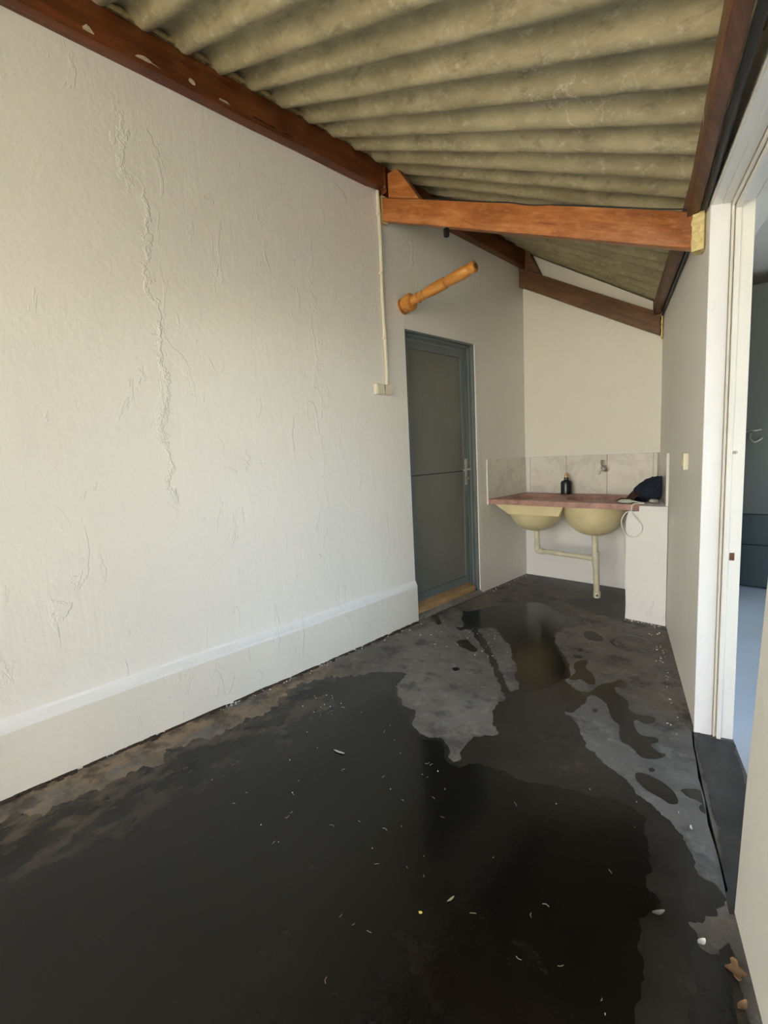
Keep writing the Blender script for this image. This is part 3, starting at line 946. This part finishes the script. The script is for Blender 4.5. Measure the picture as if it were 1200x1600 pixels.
# soap dispenser bottle
bt = thing('dispenser_bottle', (0.432, -0.085, 0.792), 'black dispenser bottle with a gold neck on the counter against the tiles', 'bottle')
bm = new_bm(); lathe(bm, (0.432, -0.085, 0.7925), (0, 0, 1), [(0, 0.042), (0.003, 0.046), (0.095, 0.047), (0.112, 0.041), (0.120, 0.024), (0.124, 0.019), (0.146, 0.0185)], 24)
finish('body', bm, BLACK, bt, smooth=35)
bm = new_bm(); lathe(bm, (0.432, -0.085, 0.938), (0, 0, 1), [(0, 0.020), (0.002, 0.017), (0.026, 0.014), (0.036, 0.009), (0.038, 0.005)], 16)
finish('neck', bm, BRASS, bt, smooth=35)

# crumpled navy cloth with a brown flap
cl = thing('crumpled_cloth', (1.19, -0.40, 0.79), 'crumpled navy cloth with a brown flap lying at the right end of the counter', 'cloth')
bm = new_bm()
bmesh.ops.create_icosphere(bm, subdivisions=4, radius=1.0)
for v in bm.verts:
    p = v.co.copy()
    f_ = 1 + 0.20 * noise.noise(p * 1.6 + Vector((3, 1, 2))) + 0.16 * abs(noise.noise(p * 3.7)) + 0.05 * noise.noise(p * 9)
    q = p * f_
    z = q.z * 0.105
    lean = max(0.0, q.z) * 0.030
    v.co = Vector((1.172 + q.x * 0.098 + lean, -0.40 + q.y * 0.10, max(0.794, 0.862 + z + 0.030 * q.x)))
for v in bm.verts:
    v.co.x = min(v.co.x, rwx(v.co.y) - 0.018)
finish('cloth_bundle', bm, NAVY, cl, smooth=80)
bm = new_bm()
g = []
for i in range(13):
    row = []
    for j in range(8):
        u, v_ = i / 12, j / 7
        x = lerp(1.015, 1.145, u); y = lerp(-0.60, -0.42, v_) + 0.02 * math.sin(u * 4)
        z = 0.796 + 0.062 * math.sin(u * 2.2) * (0.35 + 0.65 * v_) + 0.010 * math.sin(7 * u + 5 * v_)
        row.append((x, y, max(z, 0.7935)))
    g.append(row)
topv = [[bm.verts.new((x, y, z + 0.006)) for x, y, z in r] for r in g]
botv = [[bm.verts.new((x, y, z)) for x, y, z in r] for r in g]
for i in range(12):
    for j in range(7):
        bm.faces.new((topv[i][j], topv[i + 1][j], topv[i + 1][j + 1], topv[i][j + 1]))
        bm.faces.new((botv[i][j], botv[i][j + 1], botv[i + 1][j + 1], botv[i + 1][j]))
for i in range(12):
    for j in (0, 7): bm.faces.new((topv[i][j], topv[i + 1][j], botv[i + 1][j], botv[i][j]))
for j in range(7):
    for i in (0, 12): bm.faces.new((topv[i][j], topv[i][j + 1], botv[i][j + 1], botv[i][j]))
finish('flap', bm, BROWN, cl, smooth=60)
bm = new_bm()
bmesh.ops.create_icosphere(bm, subdivisions=3, radius=1.0)
for v in bm.verts:
    p = v.co.copy() * (1 + 0.2 * noise.noise(v.co * 3))
    v.co = Vector((1.232 + 0.03 * p.x, -0.50 + 0.035 * p.y, max(0.7925, 0.802 + 0.014 * p.z)))
finish('pale_corner', bm, PALE, cl, smooth=70)

# plug-in appliance with a looped white lead
ld = thing('plug_lead', (1.12, -0.64, 0.795), 'pale plug with a looped white lead hanging over the white pier', 'cable')
bm = new_bm(); lathe(bm, (1.045, -0.628, 0.808), (1, -0.06, 0.02), [(0, 0.004), (0.008, 0.009), (0.02, 0.014), (0.075, 0.014), (0.09, 0.008), (0.105, 0.005)], 14)
finish('plug', bm, simple('pale_green_plastic', (0.50, 0.55, 0.48), 0.45), ld, smooth=40)
bm = new_bm()
path = smooth_path([(1.145, -0.633, 0.809), (1.185, -0.650, 0.806), (1.22, -0.665, 0.803), (1.20, -0.68, 0.802), (1.165, -0.700, 0.800), (1.160, -0.716, 0.775),
                    (1.165, -0.722, 0.735), (1.195, -0.722, 0.70), (1.225, -0.720, 0.655), (1.215, -0.722, 0.605), (1.180, -0.722, 0.580), (1.135, -0.724, 0.590),
                    (1.105, -0.728, 0.645), (1.100, -0.728, 0.69), (1.120, -0.724, 0.735), (1.140, -0.7225, 0.752)], 7)
tube(bm, path, 0.0042, 8)
finish('lead', bm, PLASTIC_W, ld, smooth=60)

# switch on the right wall
s2 = thing('wall_switch', rw(-0.012, -1.47, 1.11), 'cream push switch on the right wall near the doorway', 'light switch')
bm = new_bm(); quad_box(bm, rw, -0.022, 0.0, -1.435, -1.505, 1.065, 1.145)
h2 = finish('housing', bm, PLASTIC, s2, bevel=0.006)
bm = new_bm(); quad_box(bm, rw, -0.025, -0.022, -1.452, -1.488, 1.085, 1.125)
finish('rocker', bm, FOAM_PALE, s2, bevel=0.002)

# ------------------------------------------------------------------ right doorway: frame and the room behind it
d2 = thing('door_2', rw(0.06, -2.28, 0.0), 'cream painted frame of the open doorway in the right wall', None, kind='structure')
def jamb(o0, o1, prot, mat=TRIM, name='jamb_strip', z1=2.045):
    bm = new_bm(); quad_box(bm, rw, o0, o1, DY_FAR + 0.004, DY_FAR - prot, -0.003, z1)
    finish(name, bm, mat, d2, bevel=0.003)
jamb(-0.004, 0.058, 0.010, WALL_WHITE, 'plaster_reveal', 2.05)
jamb(0.060, 0.068, 0.018)
jamb(0.070, 0.086, 0.028)
jamb(0.087, 0.128, 0.014, TRIM, 'door_stop')
def head(o0, o1, drop, mat=TRIM, name='head_strip'):
    bm = new_bm(); quad_box(bm, rw, o0, o1, DY_FAR - 0.012, -2.92, 2.045 - drop, 2.06)
    finish(name, bm, mat, d2, bevel=0.003)
head(-0.006, 0.012, -0.004, TRIM, 'head_edge')
head(0.030, 0.058, 0.004)
head(0.060, 0.068, 0.018)
head(0.070, 0.086, 0.034)
head(0.087, 0.128, 0.012, TRIM, 'head_soffit')
bm = new_bm(); quad_box(bm, rw, 0.129, 0.205, -1.25, -2.92, 2.033, 2.06)
finish('lintel', bm, TRIM, d2, bevel=0.003)
bm = new_bm(); lathe(bm, rw(0.175, -2.03, 2.034), (0, 0, -1), [(0, 0.007), (0.004, 0.007), (0.006, 0.003)], 10)
finish('bolt', bm, CHROME, d2)
bm = new_bm(); quad_box(bm, rw, 0.092, 0.108, DY_FAR - 0.0135, DY_FAR - 0.0155, 0.735, 0.765)
finish('latch_plate', bm, WOOD_PURLIN_B, d2)
bm = new_bm(); lathe(bm, rw(0.10, DY_FAR - 0.013, 1.15), (-0.33, -1, 0), [(0, 0.006), (0.010, 0.006), (0.012, 0.003)], 8)
finish('screw', bm, CHROME, d2)

RX1 = 4.8
bm = new_bm()
prism(bm, [(rw(0.13, 1.2, 0)[0], 1.2), (RX1, 1.2), (RX1, -7.5), (rw(0.13, -7.5, 0)[0], -7.5)], lambda x, y: (x, y, -0.006), lambda x, y: (x, y, -0.12))
structure(finish('floor', bm, ROOM_TILE), 'pale glossy floor of the room behind the doorway')
bm = new_bm(); box(bm, 0.75, RX1, 1.05, 1.2, -0.1, 2.6)
structure(finish('wall_inner_back', bm, CUPBOARD_A), 'dark wall inside the room behind the doorway')
bm = new_bm()
for y0, y1, z0, z1 in ((-7.5, -3.6, -0.1, 2.6), (-0.2, 1.2, -0.1, 2.6), (-3.6, -0.2, -0.1, 0.5), (-3.6, -0.2, 2.3, 2.6)):  # blocks leave an unseen opening, added so sky light reaches the floor
    box(bm, RX1, RX1 + 0.15, y0, y1, z0, z1)
structure(finish('wall_inner_right', bm, WALL_PLAIN), 'far wall of the room behind the doorway')
bm = new_bm(); box(bm, rw(0.13, -7.5, 0)[0] - 0.2, RX1, -7.6, -7.5, -0.1, 2.6)
structure(finish('wall_inner_front', bm, WALL_PLAIN), 'near wall of the room behind the doorway')
bm = new_bm()
prism(bm, [(rw(0.02, 1.2, 0)[0], 1.2), (RX1 + 0.15, 1.2), (RX1 + 0.15, -7.6), (rw(0.02, -7.6, 0)[0], -7.6)], lambda x, y: (x, y, 2.45), lambda x, y: (x, y, 2.6))
structure(finish('ceiling_inner', bm, WALL_PLAIN), 'ceiling of the room behind the doorway')
bm = new_bm(); quad_box(bm, rw, 0.03, RWT, 1.2, -7.6, 2.19, 2.5)
structure(finish('trim_3', bm, WALL_PLAIN), 'wall head above the right doorway inside')

cu = thing('tall_cupboard', (1.9, 0.8, 0.0), 'dark grey-green cupboard with a silver handle seen through the right doorway', 'cupboard')
bm = new_bm(); box(bm, 1.20, 2.6, 0.622, 1.045, 0.0, 2.35)
finish('carcass', bm, CUPBOARD_B, cu)
for z0, z1 in ((0.012, 0.345), (0.352, 0.592)):
    for x0, x1 in ((1.205, 1.898), (1.902, 2.595)):
        bm = new_bm(); box(bm, x0, x1, 0.602, 0.622, z0, z1)
        finish('drawer_front', bm, CUPBOARD_B, cu, bevel=0.003)
for x0, x1 in ((1.205, 1.898), (1.902, 2.595)):
    bm = new_bm(); box(bm, x0, x1, 0.602, 0.622, 0.600, 2.345)
    dd = finish('door', bm, CUPBOARD_A, cu, bevel=0.003)
    if x0 < 1.5:
        bm = new_bm()
        tube(bm, smooth_path([(1.575, 0.60, 1.245), (1.60, 0.575, 1.255), (1.63, 0.57, 1.252), (1.665, 0.60, 1.258)], 5), 0.007, 10)
        tube(bm, smooth_path([(1.600, 0.60, 1.235), (1.605, 0.565, 1.19), (1.635, 0.56, 1.165), (1.668, 0.57, 1.185), (1.675, 0.595, 1.20)], 5), 0.007, 10)
        finish('handle', bm, CHROME, dd, smooth=50)

# ------------------------------------------------------------------ yard outside, behind the camera
bm = new_bm(); box(bm, -14, 18, -16, -7.6, -0.14, -0.02)
structure(finish('ground_outside', bm, GROUND), 'sunlit sandy yard outside the shelter')
bm = new_bm(); box(bm, -14, 18, -11.7, -11.5, -0.14, 3.2)  # added behind the camera to send sunlight onto the back wall
structure(finish('wall_bounce', bm, BOUNCE_WALL), 'unseen cream wall added to bounce sunlight under the roof')

FLOOR_SHAPES = {
    'film': [(0.183,-4.004), (0.212,-3.900), (0.233,-3.807), (0.250,-3.685), (0.242,-3.580), (0.270,-3.503), (0.183,-3.442), (0.238,-3.273), (0.250,-3.074), (0.226,-2.930), (0.162,-2.801), (0.142,-2.727), (0.176,-2.623), (0.278,-2.501), (0.338,-2.411), (0.397,-2.343), (0.485,-2.280), (0.527,-2.314), (0.549,-2.389), (0.591,-2.442), (0.697,-2.516), (0.791,-2.541), (0.898,-2.640), (0.966,-2.643), (1.017,-2.611), (1.073,-2.638), (1.122,-2.699), (1.164,-2.692), (1.133,-2.624), (1.129,-2.560), (1.133,-2.504), (1.188,-2.438), (1.128,-2.377), (1.064,-2.280), (1.054,-2.214), (1.054,-2.168), (0.961,-2.063), (0.812,-1.901), (0.681,-1.764), (0.543,-1.649), (0.414,-1.527), (0.367,-1.579), (0.319,-1.557), (0.332,-1.501), (0.163,-1.281), (0.195,-1.221), (0.261,-1.060), (0.334,-0.948), (0.381,-0.836), (0.490,-0.735), (0.601,-0.768), (0.697,-0.842), (0.797,-0.903), (0.875,-0.893), (0.917,-0.940), (0.926,-1.025), (0.885,-1.131), (0.890,-1.254), (0.904,-1.311), (0.974,-1.433), (1.071,-1.541), (1.141,-1.632), (1.187,-1.713), (1.192,-1.764), (1.194,-1.808), (1.247,-1.843), (1.294,-1.870), (1.350,-1.856), (1.353,-1.924), (1.356,-2.032), (1.347,-2.082), (1.330,-2.082), (1.300,-2.036), (1.337,-2.104), (1.358,-2.113), (1.426,-2.185), (1.507,-2.288), (1.571,-2.326), (1.625,-2.347), (1.735,-2.421), (1.827,-2.474), (1.896,-2.544), (1.938,-2.625), (1.987,-2.647), (2.012,-2.675), (2.014,-2.721), (2.001,-2.760), (1.986,-2.788), (1.964,-2.813), (1.980,-2.830), (1.992,-2.861), (2.020,-2.864), (2.039,-2.843), (2.048,-2.808), (2.071,-2.873), (2.093,-2.937), (2.130,-3.034), (2.155,-3.130), (1.665,-3.597), (1.057,-4.178), (0.387,-4.363)],
    'dryisle': [(0.455,-1.495), (0.510,-1.408), (0.679,-1.542), (0.757,-1.606), (0.858,-1.757), (0.929,-1.826), (0.965,-1.923), (1.048,-2.017), (1.048,-2.068), (1.023,-2.080), (0.894,-1.934), (0.736,-1.766), (0.630,-1.658), (0.518,-1.560)],
    'pool': [(0.186,-4.038), (0.243,-3.904), (0.279,-3.799), (0.316,-3.680), (0.332,-3.584), (0.332,-3.495), (0.260,-3.409), (0.308,-3.261), (0.320,-3.071), (0.282,-2.914), (0.208,-2.780), (0.226,-2.639), (0.306,-2.525), (0.402,-2.398), (0.513,-2.400), (0.580,-2.468), (0.699,-2.545), (0.797,-2.579), (0.891,-2.658), (0.971,-2.674), (1.035,-2.642), (1.120,-2.721), (1.186,-2.714), (1.229,-2.661), (1.313,-2.636), (1.399,-2.625), (1.490,-2.584), (1.610,-2.545), (1.701,-2.504), (1.754,-2.517), (1.800,-2.582), (1.843,-2.697), (1.858,-2.778), (1.887,-2.800), (1.901,-2.820), (1.883,-2.864), (1.892,-2.943), (1.923,-3.029), (1.937,-3.131), (1.962,-3.314), (1.665,-3.597), (1.075,-4.160), (0.476,-4.323)],
    'poolr': [(1.987,-2.855), (2.007,-2.880), (2.031,-2.867), (2.063,-2.898), (2.088,-2.974), (2.128,-3.061), (2.104,-3.097), (2.024,-3.049), (2.014,-2.979), (1.990,-2.912)],
    'poolback': [(0.195,-1.310), (0.223,-1.218), (0.305,-1.083), (0.404,-0.858), (0.513,-0.757), (0.702,-0.873), (0.813,-0.940), (0.859,-1.092), (0.860,-1.264), (0.962,-1.443), (1.087,-1.593), (1.161,-1.695), (1.172,-1.818), (1.149,-1.950), (1.074,-2.038), (1.007,-1.936), (0.916,-1.816), (0.819,-1.676), (0.674,-1.519), (0.497,-1.372), (0.405,-1.444), (0.332,-1.470)],
    'p1': [(1.008,-1.114), (1.042,-1.072), (1.099,-1.104), (1.140,-1.144), (1.140,-1.196), (1.078,-1.213), (1.038,-1.178)],
    'p2': [(1.150,-1.562), (1.173,-1.518), (1.196,-1.525), (1.214,-1.597), (1.246,-1.635), (1.282,-1.662), (1.321,-1.742), (1.300,-1.768), (1.249,-1.744), (1.230,-1.774), (1.206,-1.780), (1.198,-1.722), (1.196,-1.686), (1.165,-1.638)],
    'p3': [(1.339,-1.865), (1.340,-1.811), (1.352,-1.738), (1.384,-1.677), (1.406,-1.628), (1.448,-1.649), (1.456,-1.702), (1.410,-1.720), (1.434,-1.773), (1.498,-1.817), (1.532,-1.889), (1.580,-1.907), (1.620,-1.890), (1.640,-1.906), (1.640,-1.938), (1.616,-1.964), (1.582,-1.955), (1.580,-1.990), (1.626,-2.058), (1.680,-2.040), (1.695,-2.064), (1.677,-2.102), (1.712,-2.136), (1.740,-2.137), (1.720,-2.185), (1.676,-2.208), (1.623,-2.165), (1.584,-2.151), (1.542,-2.053), (1.497,-2.011), (1.436,-1.906), (1.382,-1.868)],
    'p4': [(1.690,-2.327), (1.701,-2.308), (1.731,-2.302), (1.785,-2.310), (1.816,-2.335), (1.838,-2.376), (1.825,-2.401), (1.786,-2.392), (1.744,-2.384), (1.708,-2.360)],
    'p5': [(1.829,-2.309), (1.856,-2.281), (1.877,-2.270), (1.899,-2.301), (1.916,-2.334), (1.889,-2.330), (1.857,-2.329)],
    'p6': [(1.896,-2.343), (1.912,-2.323), (1.922,-2.357), (1.912,-2.379), (1.898,-2.369)],
    'p7': [(0.460,-1.748), (0.492,-1.689), (0.566,-1.734), (0.630,-1.769), (0.633,-1.815), (0.568,-1.806), (0.511,-1.791)],
    'p8': [(0.009,-1.451), (0.031,-1.417), (0.103,-1.484), (0.190,-1.564), (0.176,-1.590), (0.122,-1.552)],
    'p9': [(-0.063,-1.506), (-0.064,-1.323), (-0.080,-1.053), (-0.021,-0.946), (-0.053,-0.720), (0.011,-0.744), (0.009,-0.836), (0.037,-1.029), (0.018,-1.184), (0.016,-1.402), (-0.021,-1.527)],
    'p10': [(1.085,-1.392), (1.099,-1.369), (1.116,-1.391), (1.110,-1.424)],
    'p11': [(1.106,-1.502), (1.119,-1.480), (1.148,-1.479), (1.147,-1.512), (1.127,-1.517)],
    'p12': [(1.715,-2.263), (1.726,-2.248), (1.738,-2.257), (1.727,-2.278)],
    'p13': [(1.406,-1.997), (1.417,-1.973), (1.431,-1.989), (1.423,-2.013)],
    'p14': [(0.662,-2.070), (0.677,-2.042), (0.702,-2.052), (0.695,-2.083)],
    'p15': [(1.137,-2.638), (1.124,-2.571), (1.144,-2.536), (1.195,-2.546), (1.234,-2.579), (1.221,-2.627), (1.183,-2.655), (1.158,-2.662)],
    'damp': [(0.043,-0.056), (0.242,-0.003), (0.462,0.043), (0.714,0.043), (0.872,0.036), (1.049,-0.488), (1.129,-0.730), (1.025,-0.746), (0.876,-0.707), (0.715,-0.607), (0.631,-0.591), (0.682,-0.472), (0.782,-0.378), (0.598,-0.275), (0.432,-0.278), (0.218,-0.206)],
    'dampr': [(1.791,-1.900), (1.862,-1.902), (1.907,-1.885), (1.950,-2.004), (1.990,-2.128), (2.028,-2.376), (2.046,-2.540), (2.047,-2.714), (2.022,-2.666), (2.001,-2.581), (1.943,-2.383), (1.886,-2.220), (1.829,-2.034)],
}

# ------------------------------------------------------------------ water and marks on the floor
def resample(pts, step, amp, seed):
    p = [Vector((x, y, 0)) for x, y in pts]
    n = len(p)
    out = []
    for i in range(n):
        p0, p1, p2, p3 = p[i - 1], p[i], p[(i + 1) % n], p[(i + 2) % n]
        L = (p2 - p1).length
        m = max(1, int(L / step))
        for k in range(m):
            t = k / m
            q = 0.5 * ((2 * p1) + (p2 - p0) * t + (2 * p0 - 5 * p1 + 4 * p2 - p3) * t * t + (3 * p1 - p0 - 3 * p2 + p3) * t ** 3)
            tn = (p2 - p1).normalized()
            nn = Vector((-tn.y, tn.x, 0))
            d = noise.noise(q * 14 + Vector((seed, 0, 0))) + 0.7 * noise.noise(q * 37 + Vector((seed, 5, 0))) + 0.4 * noise.noise(q * 90 + Vector((seed, 9, 0)))
            out.append(q + nn * amp * d * (2.6 if q.x < 0.42 and q.y < -2.4 else 1.0))
    return out
def in_yard(q):
    y = max(-6.0, q[1])
    return (min(max(q[0], 0.037), rwx(y) - 0.034), y)
def puddle(name, loops, z, mat, label, step=0.012, amp=0.008, clampx=True, group=None):
    loops = [resample(l, step, amp, 3.0 + i) for i, l in enumerate(loops)]
    bm = new_bm()
    flat = []
    for l in loops:
        vs = []
        for q in l:
            a = in_yard(q) if clampx else (q.x, q.y)
            if vs and (Vector(a) - vs[-1].xy).length < 1e-4:
                continue
            vs.append(Vector((a[0], a[1], z)))
        flat.append(vs)
    verts = [bm.verts.new(v) for l in flat for v in l]
    for t in tessellate_polygon(flat):
        try:
            f = bm.faces.new([verts[i] for i in t])
        except ValueError:
            continue
    bm.normal_update()
    for f in bm.faces:
        if f.normal.z < 0: f.normal_flip()
    fs = list(bm.faces)
    ex = bmesh.ops.extrude_face_region(bm, geom=fs)
    low_v = [v for v in ex['geom'] if isinstance(v, bmesh.types.BMVert)]
    for v in low_v: v.co.z = z + 0.0
    for f in fs:
        for v in f.verts: v.co.z = 0.0001 + (z > 0.002) * 0.0011
    cx = sum(v.co.x for v in bm.verts) / len(bm.verts); cy = sum(v.co.y for v in bm.verts) / len(bm.verts)
    # the material reads object coordinates, so keep the origin at the world origin
    o = finish(name, bm, mat)
    return tag(o, label, 'puddle', group)
S = FLOOR_SHAPES
puddle('water_film', [S['film'], S['dryisle']], 0.0012, FILM, 'wide wet film running from the sink across the concrete floor', step=0.008, amp=0.014)
puddle('dark_wet_area', [S['pool']], 0.0024, POOL, 'wet nearer floor, near-black with a dark reflection painted in', step=0.012, amp=0.014)  # right edge follows a reflection; its darkness is partly painted reflection
puddle('dark_wet_area', [S['poolr']], 0.0024, POOL, 'small dark pool in the corner by the near doorway edge')
puddle('dark_wet_area', [S['poolback']], 0.0024, POOL, 'dark pool of water in front of the sink', amp=0.012)
puddle('damp_patch', [S['damp']], 0.0012, DAMP, 'damp dark patch under the sink along the back wall', amp=0.014)
puddle('damp_patch', [S['dampr']], 0.0002, DAMP, 'damp dark patch along the right doorway threshold', amp=0.012, clampx=False)
small = (('p1', 'dark water blot nearest the ring mark'), ('p2', 'two-lobed dark water blot beside the main wet film'),
         ('p3', 'long branching dark water stain on the dry concrete at right'), ('p4', 'slim oval dark water stain below the branching one'),
         ('p5', 'thin wedge-shaped damp stain beside the threshold crack'), ('p6', 'small round damp spot beside the threshold crack'),
         ('p7', 'short dark blot left of the narrow water streak'), ('p8', 'thin dark drip just in front of the door step'),
         ('p9', 'black wet line along the foot of the grey door step'), ('p10', 'tiny water drop, upper one between oval and two-lobed blots'),
         ('p11', 'tiny water drop, lower one above the two-lobed blot'), ('p12', 'tiny water drop above the slim oval stain'),
         ('p13', 'tiny water drop inside the crook of the branching stain'), ('p14', 'tiny dark drop alone on the dry patch before the door'),
         ('p15', 'round dark wet lobe at the tip of the dry patch'))
for key, lab in small:
    puddle('water_stain', [S[key]], 0.0017, FILM, lab, step=0.008, amp=0.004, group='water stains on the floor')
# ring left by a bucket
bm = new_bm()
ring = []
for k in range(64):
    t = 2 * math.pi * k / 64
    r0 = 0.118 + 0.004 * noise.noise((math.cos(t) * 2, math.sin(t) * 2, 0))
    wd = 0.005 + 0.011 * max(0, math.cos(t - 2.6)) + 0.002 * noise.noise((math.cos(t) * 5, math.sin(t) * 5, 4))
    ring.append([(r0 - wd, 0.0008), (r0, 0.0014), (r0 + wd, 0.0008)])
vv = [[bm.verts.new((1.305 + r * math.cos(2 * math.pi * k / 64), -1.118 + r * math.sin(2 * math.pi * k / 64), z)) for r, z in rg] for k, rg in enumerate(ring)]
for k in range(64):
    a, b = vv[k], vv[(k + 1) % 64]
    for j in range(2):
        bm.faces.new((a[j], a[j + 1], b[j + 1], b[j]))
tag(finish('ring_mark', bm, FILM), 'round wet ring mark on the concrete in front of the white pier', 'stain')

# flakes of white paint along the walls, and specks on the wet floor
rnd = random.Random(11)
def flakes(name, spots, mat, label, smin, smax):
    bm = new_bm()
    for (x, y, z) in spots:
        s = rnd.uniform(smin, smax); a0 = rnd.uniform(0, 6.28); n = rnd.choice((4, 5, 6))
        el_ = rnd.uniform(0.35, 1.0); rot = rnd.uniform(0, 6.28)
        c, sn = math.cos(rot), math.sin(rot)
        pts = []
        for k in range(n):
            t = a0 + 6.28 * k / n
            px, py = s * math.cos(t) * rnd.uniform(0.7, 1.1), s * el_ * math.sin(t) * rnd.uniform(0.7, 1.1)
            pts.append((x + c * px - sn * py, y + sn * px + c * py))
        zt = z + rnd.uniform(0.0012, 0.004)
        prism(bm, pts, lambda u, v: (u, v, zt), lambda u, v: (u, v, z))
    return tag(finish(name, bm, mat), label, 'debris', kind='stuff')
sp = []
for i in range(70):
    y = rnd.uniform(-3.2, -1.65); sp.append((0.042 + abs(rnd.gauss(0, 0.018)), y, 0.0))
for i in range(34):
    y = rnd.uniform(-2.0, -0.75); sp.append((rwx(y) - 0.05 - abs(rnd.gauss(0, 0.025)), y, 0.0))
for i in range(25):
    y = rnd.uniform(-0.78, 0); sp.append((0.02 + abs(rnd.gauss(0, 0.02)), y, 0.0))
for i in range(22):
    x = rnd.uniform(1.13, 1.36); sp.append((x, -0.715 - abs(rnd.gauss(0, 0.012)), 0.0))
for i in range(40):
    sp.append((rnd.uniform(0.15, 0.8), rnd.uniform(-1.9, -1.5), 0.0))
flakes('paint_flakes', sp, WHITE_CHIP, 'scattered white paint flakes along the foot of the walls', 0.002, 0.0065)
sp = [(0.42 + rnd.gauss(0, 0.05), -2.77 + rnd.gauss(0, 0.05), 0.0024) for i in range(14)]
for i in range(24):
    sp.append((rnd.uniform(0.5, 1.9), rnd.uniform(-3.5, -2.4), 0.0024))
flakes('floor_specks', sp, WHITE_CHIP, 'small pale specks floating on the dark wet floor', 0.0010, 0.0026)
bm = new_bm()
for i in range(40):
    x, y = rnd.uniform(0.6, 1.95), rnd.uniform(-3.6, -2.7)
    a = rnd.uniform(0, 6.28); L = rnd.uniform(0.006, 0.02)
    p0 = Vector((x, y, 0.0032)); d = Vector((math.cos(a), math.sin(a), 0)) * L
    s_ = Vector((-d.y, d.x, 0)).normalized() * L * rnd.uniform(-0.3, 0.3)
    tube(bm, [p0, p0 + d * 0.5 + s_, p0 + d], 0.0007, 4)
tag(finish('straw_bits', bm, STRAW), 'fine straw and fibre bits lying on the wet floor', 'debris', kind='stuff')
# grit along the left plinth
bm = new_bm()
for i in range(420):
    y = rnd.uniform(-4.1, -1.66)
    x = 0.036 + abs(rnd.gauss(0, 0.010)); s = rnd.uniform(0.003, 0.009)
    prism(bm, [(x - s, y - s * 2.2), (x + s, y - s), (x + s * 0.8, y + s * 1.8), (x - s, y + s * 2)], lambda u, v: (u, v, 0.0), lambda u, v: (u * 0.9 + 0.1 * 0.036, v, s * 0.9))
tag(finish('dirt_line', bm, simple('dark_red_dirt', (0.045, 0.028, 0.018), 0.95, var=0.4, scale=60)), 'line of dark dirt along the foot of the left plinth', 'dirt', kind='stuff')

# single leaves and chips that can be picked out
def leaf_obj(name, x, y, z, L, Wd, rot, mat, label, cat, lobes=0, curl=0.006):
    bm = new_bm()
    n = 16
    c, s_ = math.cos(rot), math.sin(rot)
    def pt(u, v, zz): return (x + c * u - s_ * v, y + s_ * u + c * v, z + zz)
    mid, lft, rgt = [], [], []
    for i in range(n + 1):
        t = i / n
        w = Wd * math.sin(math.pi * t) ** 0.7 * (1 + (0.45 * math.cos(lobes * 2 * math.pi * t) if lobes else 0))
        u = (t - 0.5) * L
        cz = curl * (2 * t - 1) ** 2
        mid.append(bm.verts.new(pt(u, 0, 0.001 + cz)))
        lft.append(bm.verts.new(pt(u, w / 2 + 1e-4, 0.0014 + cz + curl * 0.7)))
        rgt.append(bm.verts.new(pt(u, -w / 2 - 1e-4, 0.0014 + cz + curl * 0.5)))
    for i in range(n):
        bm.faces.new((mid[i], mid[i + 1], lft[i + 1], lft[i]))
        bm.faces.new((mid[i], rgt[i], rgt[i + 1], mid[i + 1]))
    o = finish(name, bm, mat, smooth=70)
    o.data.materials[0] = mat
    return tag(o, label, cat)
leaf_obj('dry_leaf', 2.070, -2.872, 0.0, 0.052, 0.030, 1.9, LEAF, 'brown dry leaf by the foot of the near right wall', 'leaf', 2)
leaf_obj('dry_leaf', 2.092, -2.945, 0.0, 0.030, 0.014, 1.2, LEAF, 'small brown leaf scrap beside the larger dry leaf', 'leaf', 0)
leaf_obj('yellow_petal', 1.456, -3.255, 0.0026, 0.011, 0.008, 0.4, LEAF_Y, 'tiny yellow petal on the dark wet floor', 'petal', 0, 0.001)
leaf_obj('straw_scrap', 1.492, -3.172, 0.0026, 0.026, 0.006, 1.4, STRAW, 'pale straw scrap beside the yellow petal', 'scrap', 0, 0.002)
leaf_obj('white_scrap', 0.769, -2.97, 0.0026, 0.055, 0.010, 0.25, simple('grey_white_scrap', (0.45, 0.44, 0.41), 0.6), 'slim whitish scrap on the wet floor before the left wall', 'scrap', 0, 0.003)
leaf_obj('white_scrap', 1.905, -2.842, 0.0026, 0.035, 0.012, 0.9, simple('grey_scrap', (0.22, 0.22, 0.21), 0.6), 'grey feather-like scrap at the edge of the near-black wet area', 'scrap', 0, 0.004)
leaf_obj('white_scrap', 1.898, -2.476, 0.0, 0.020, 0.008, 1.9, WHITE_CHIP, 'white chip on the dry concrete near the threshold crack', 'scrap', 0, 0.003)
leaf_obj('white_scrap', 2.000, -2.850, 0.0, 0.024, 0.014, 1.1, WHITE_CHIP, 'pale chip beside the small corner pool', 'scrap', 0, 0.004)
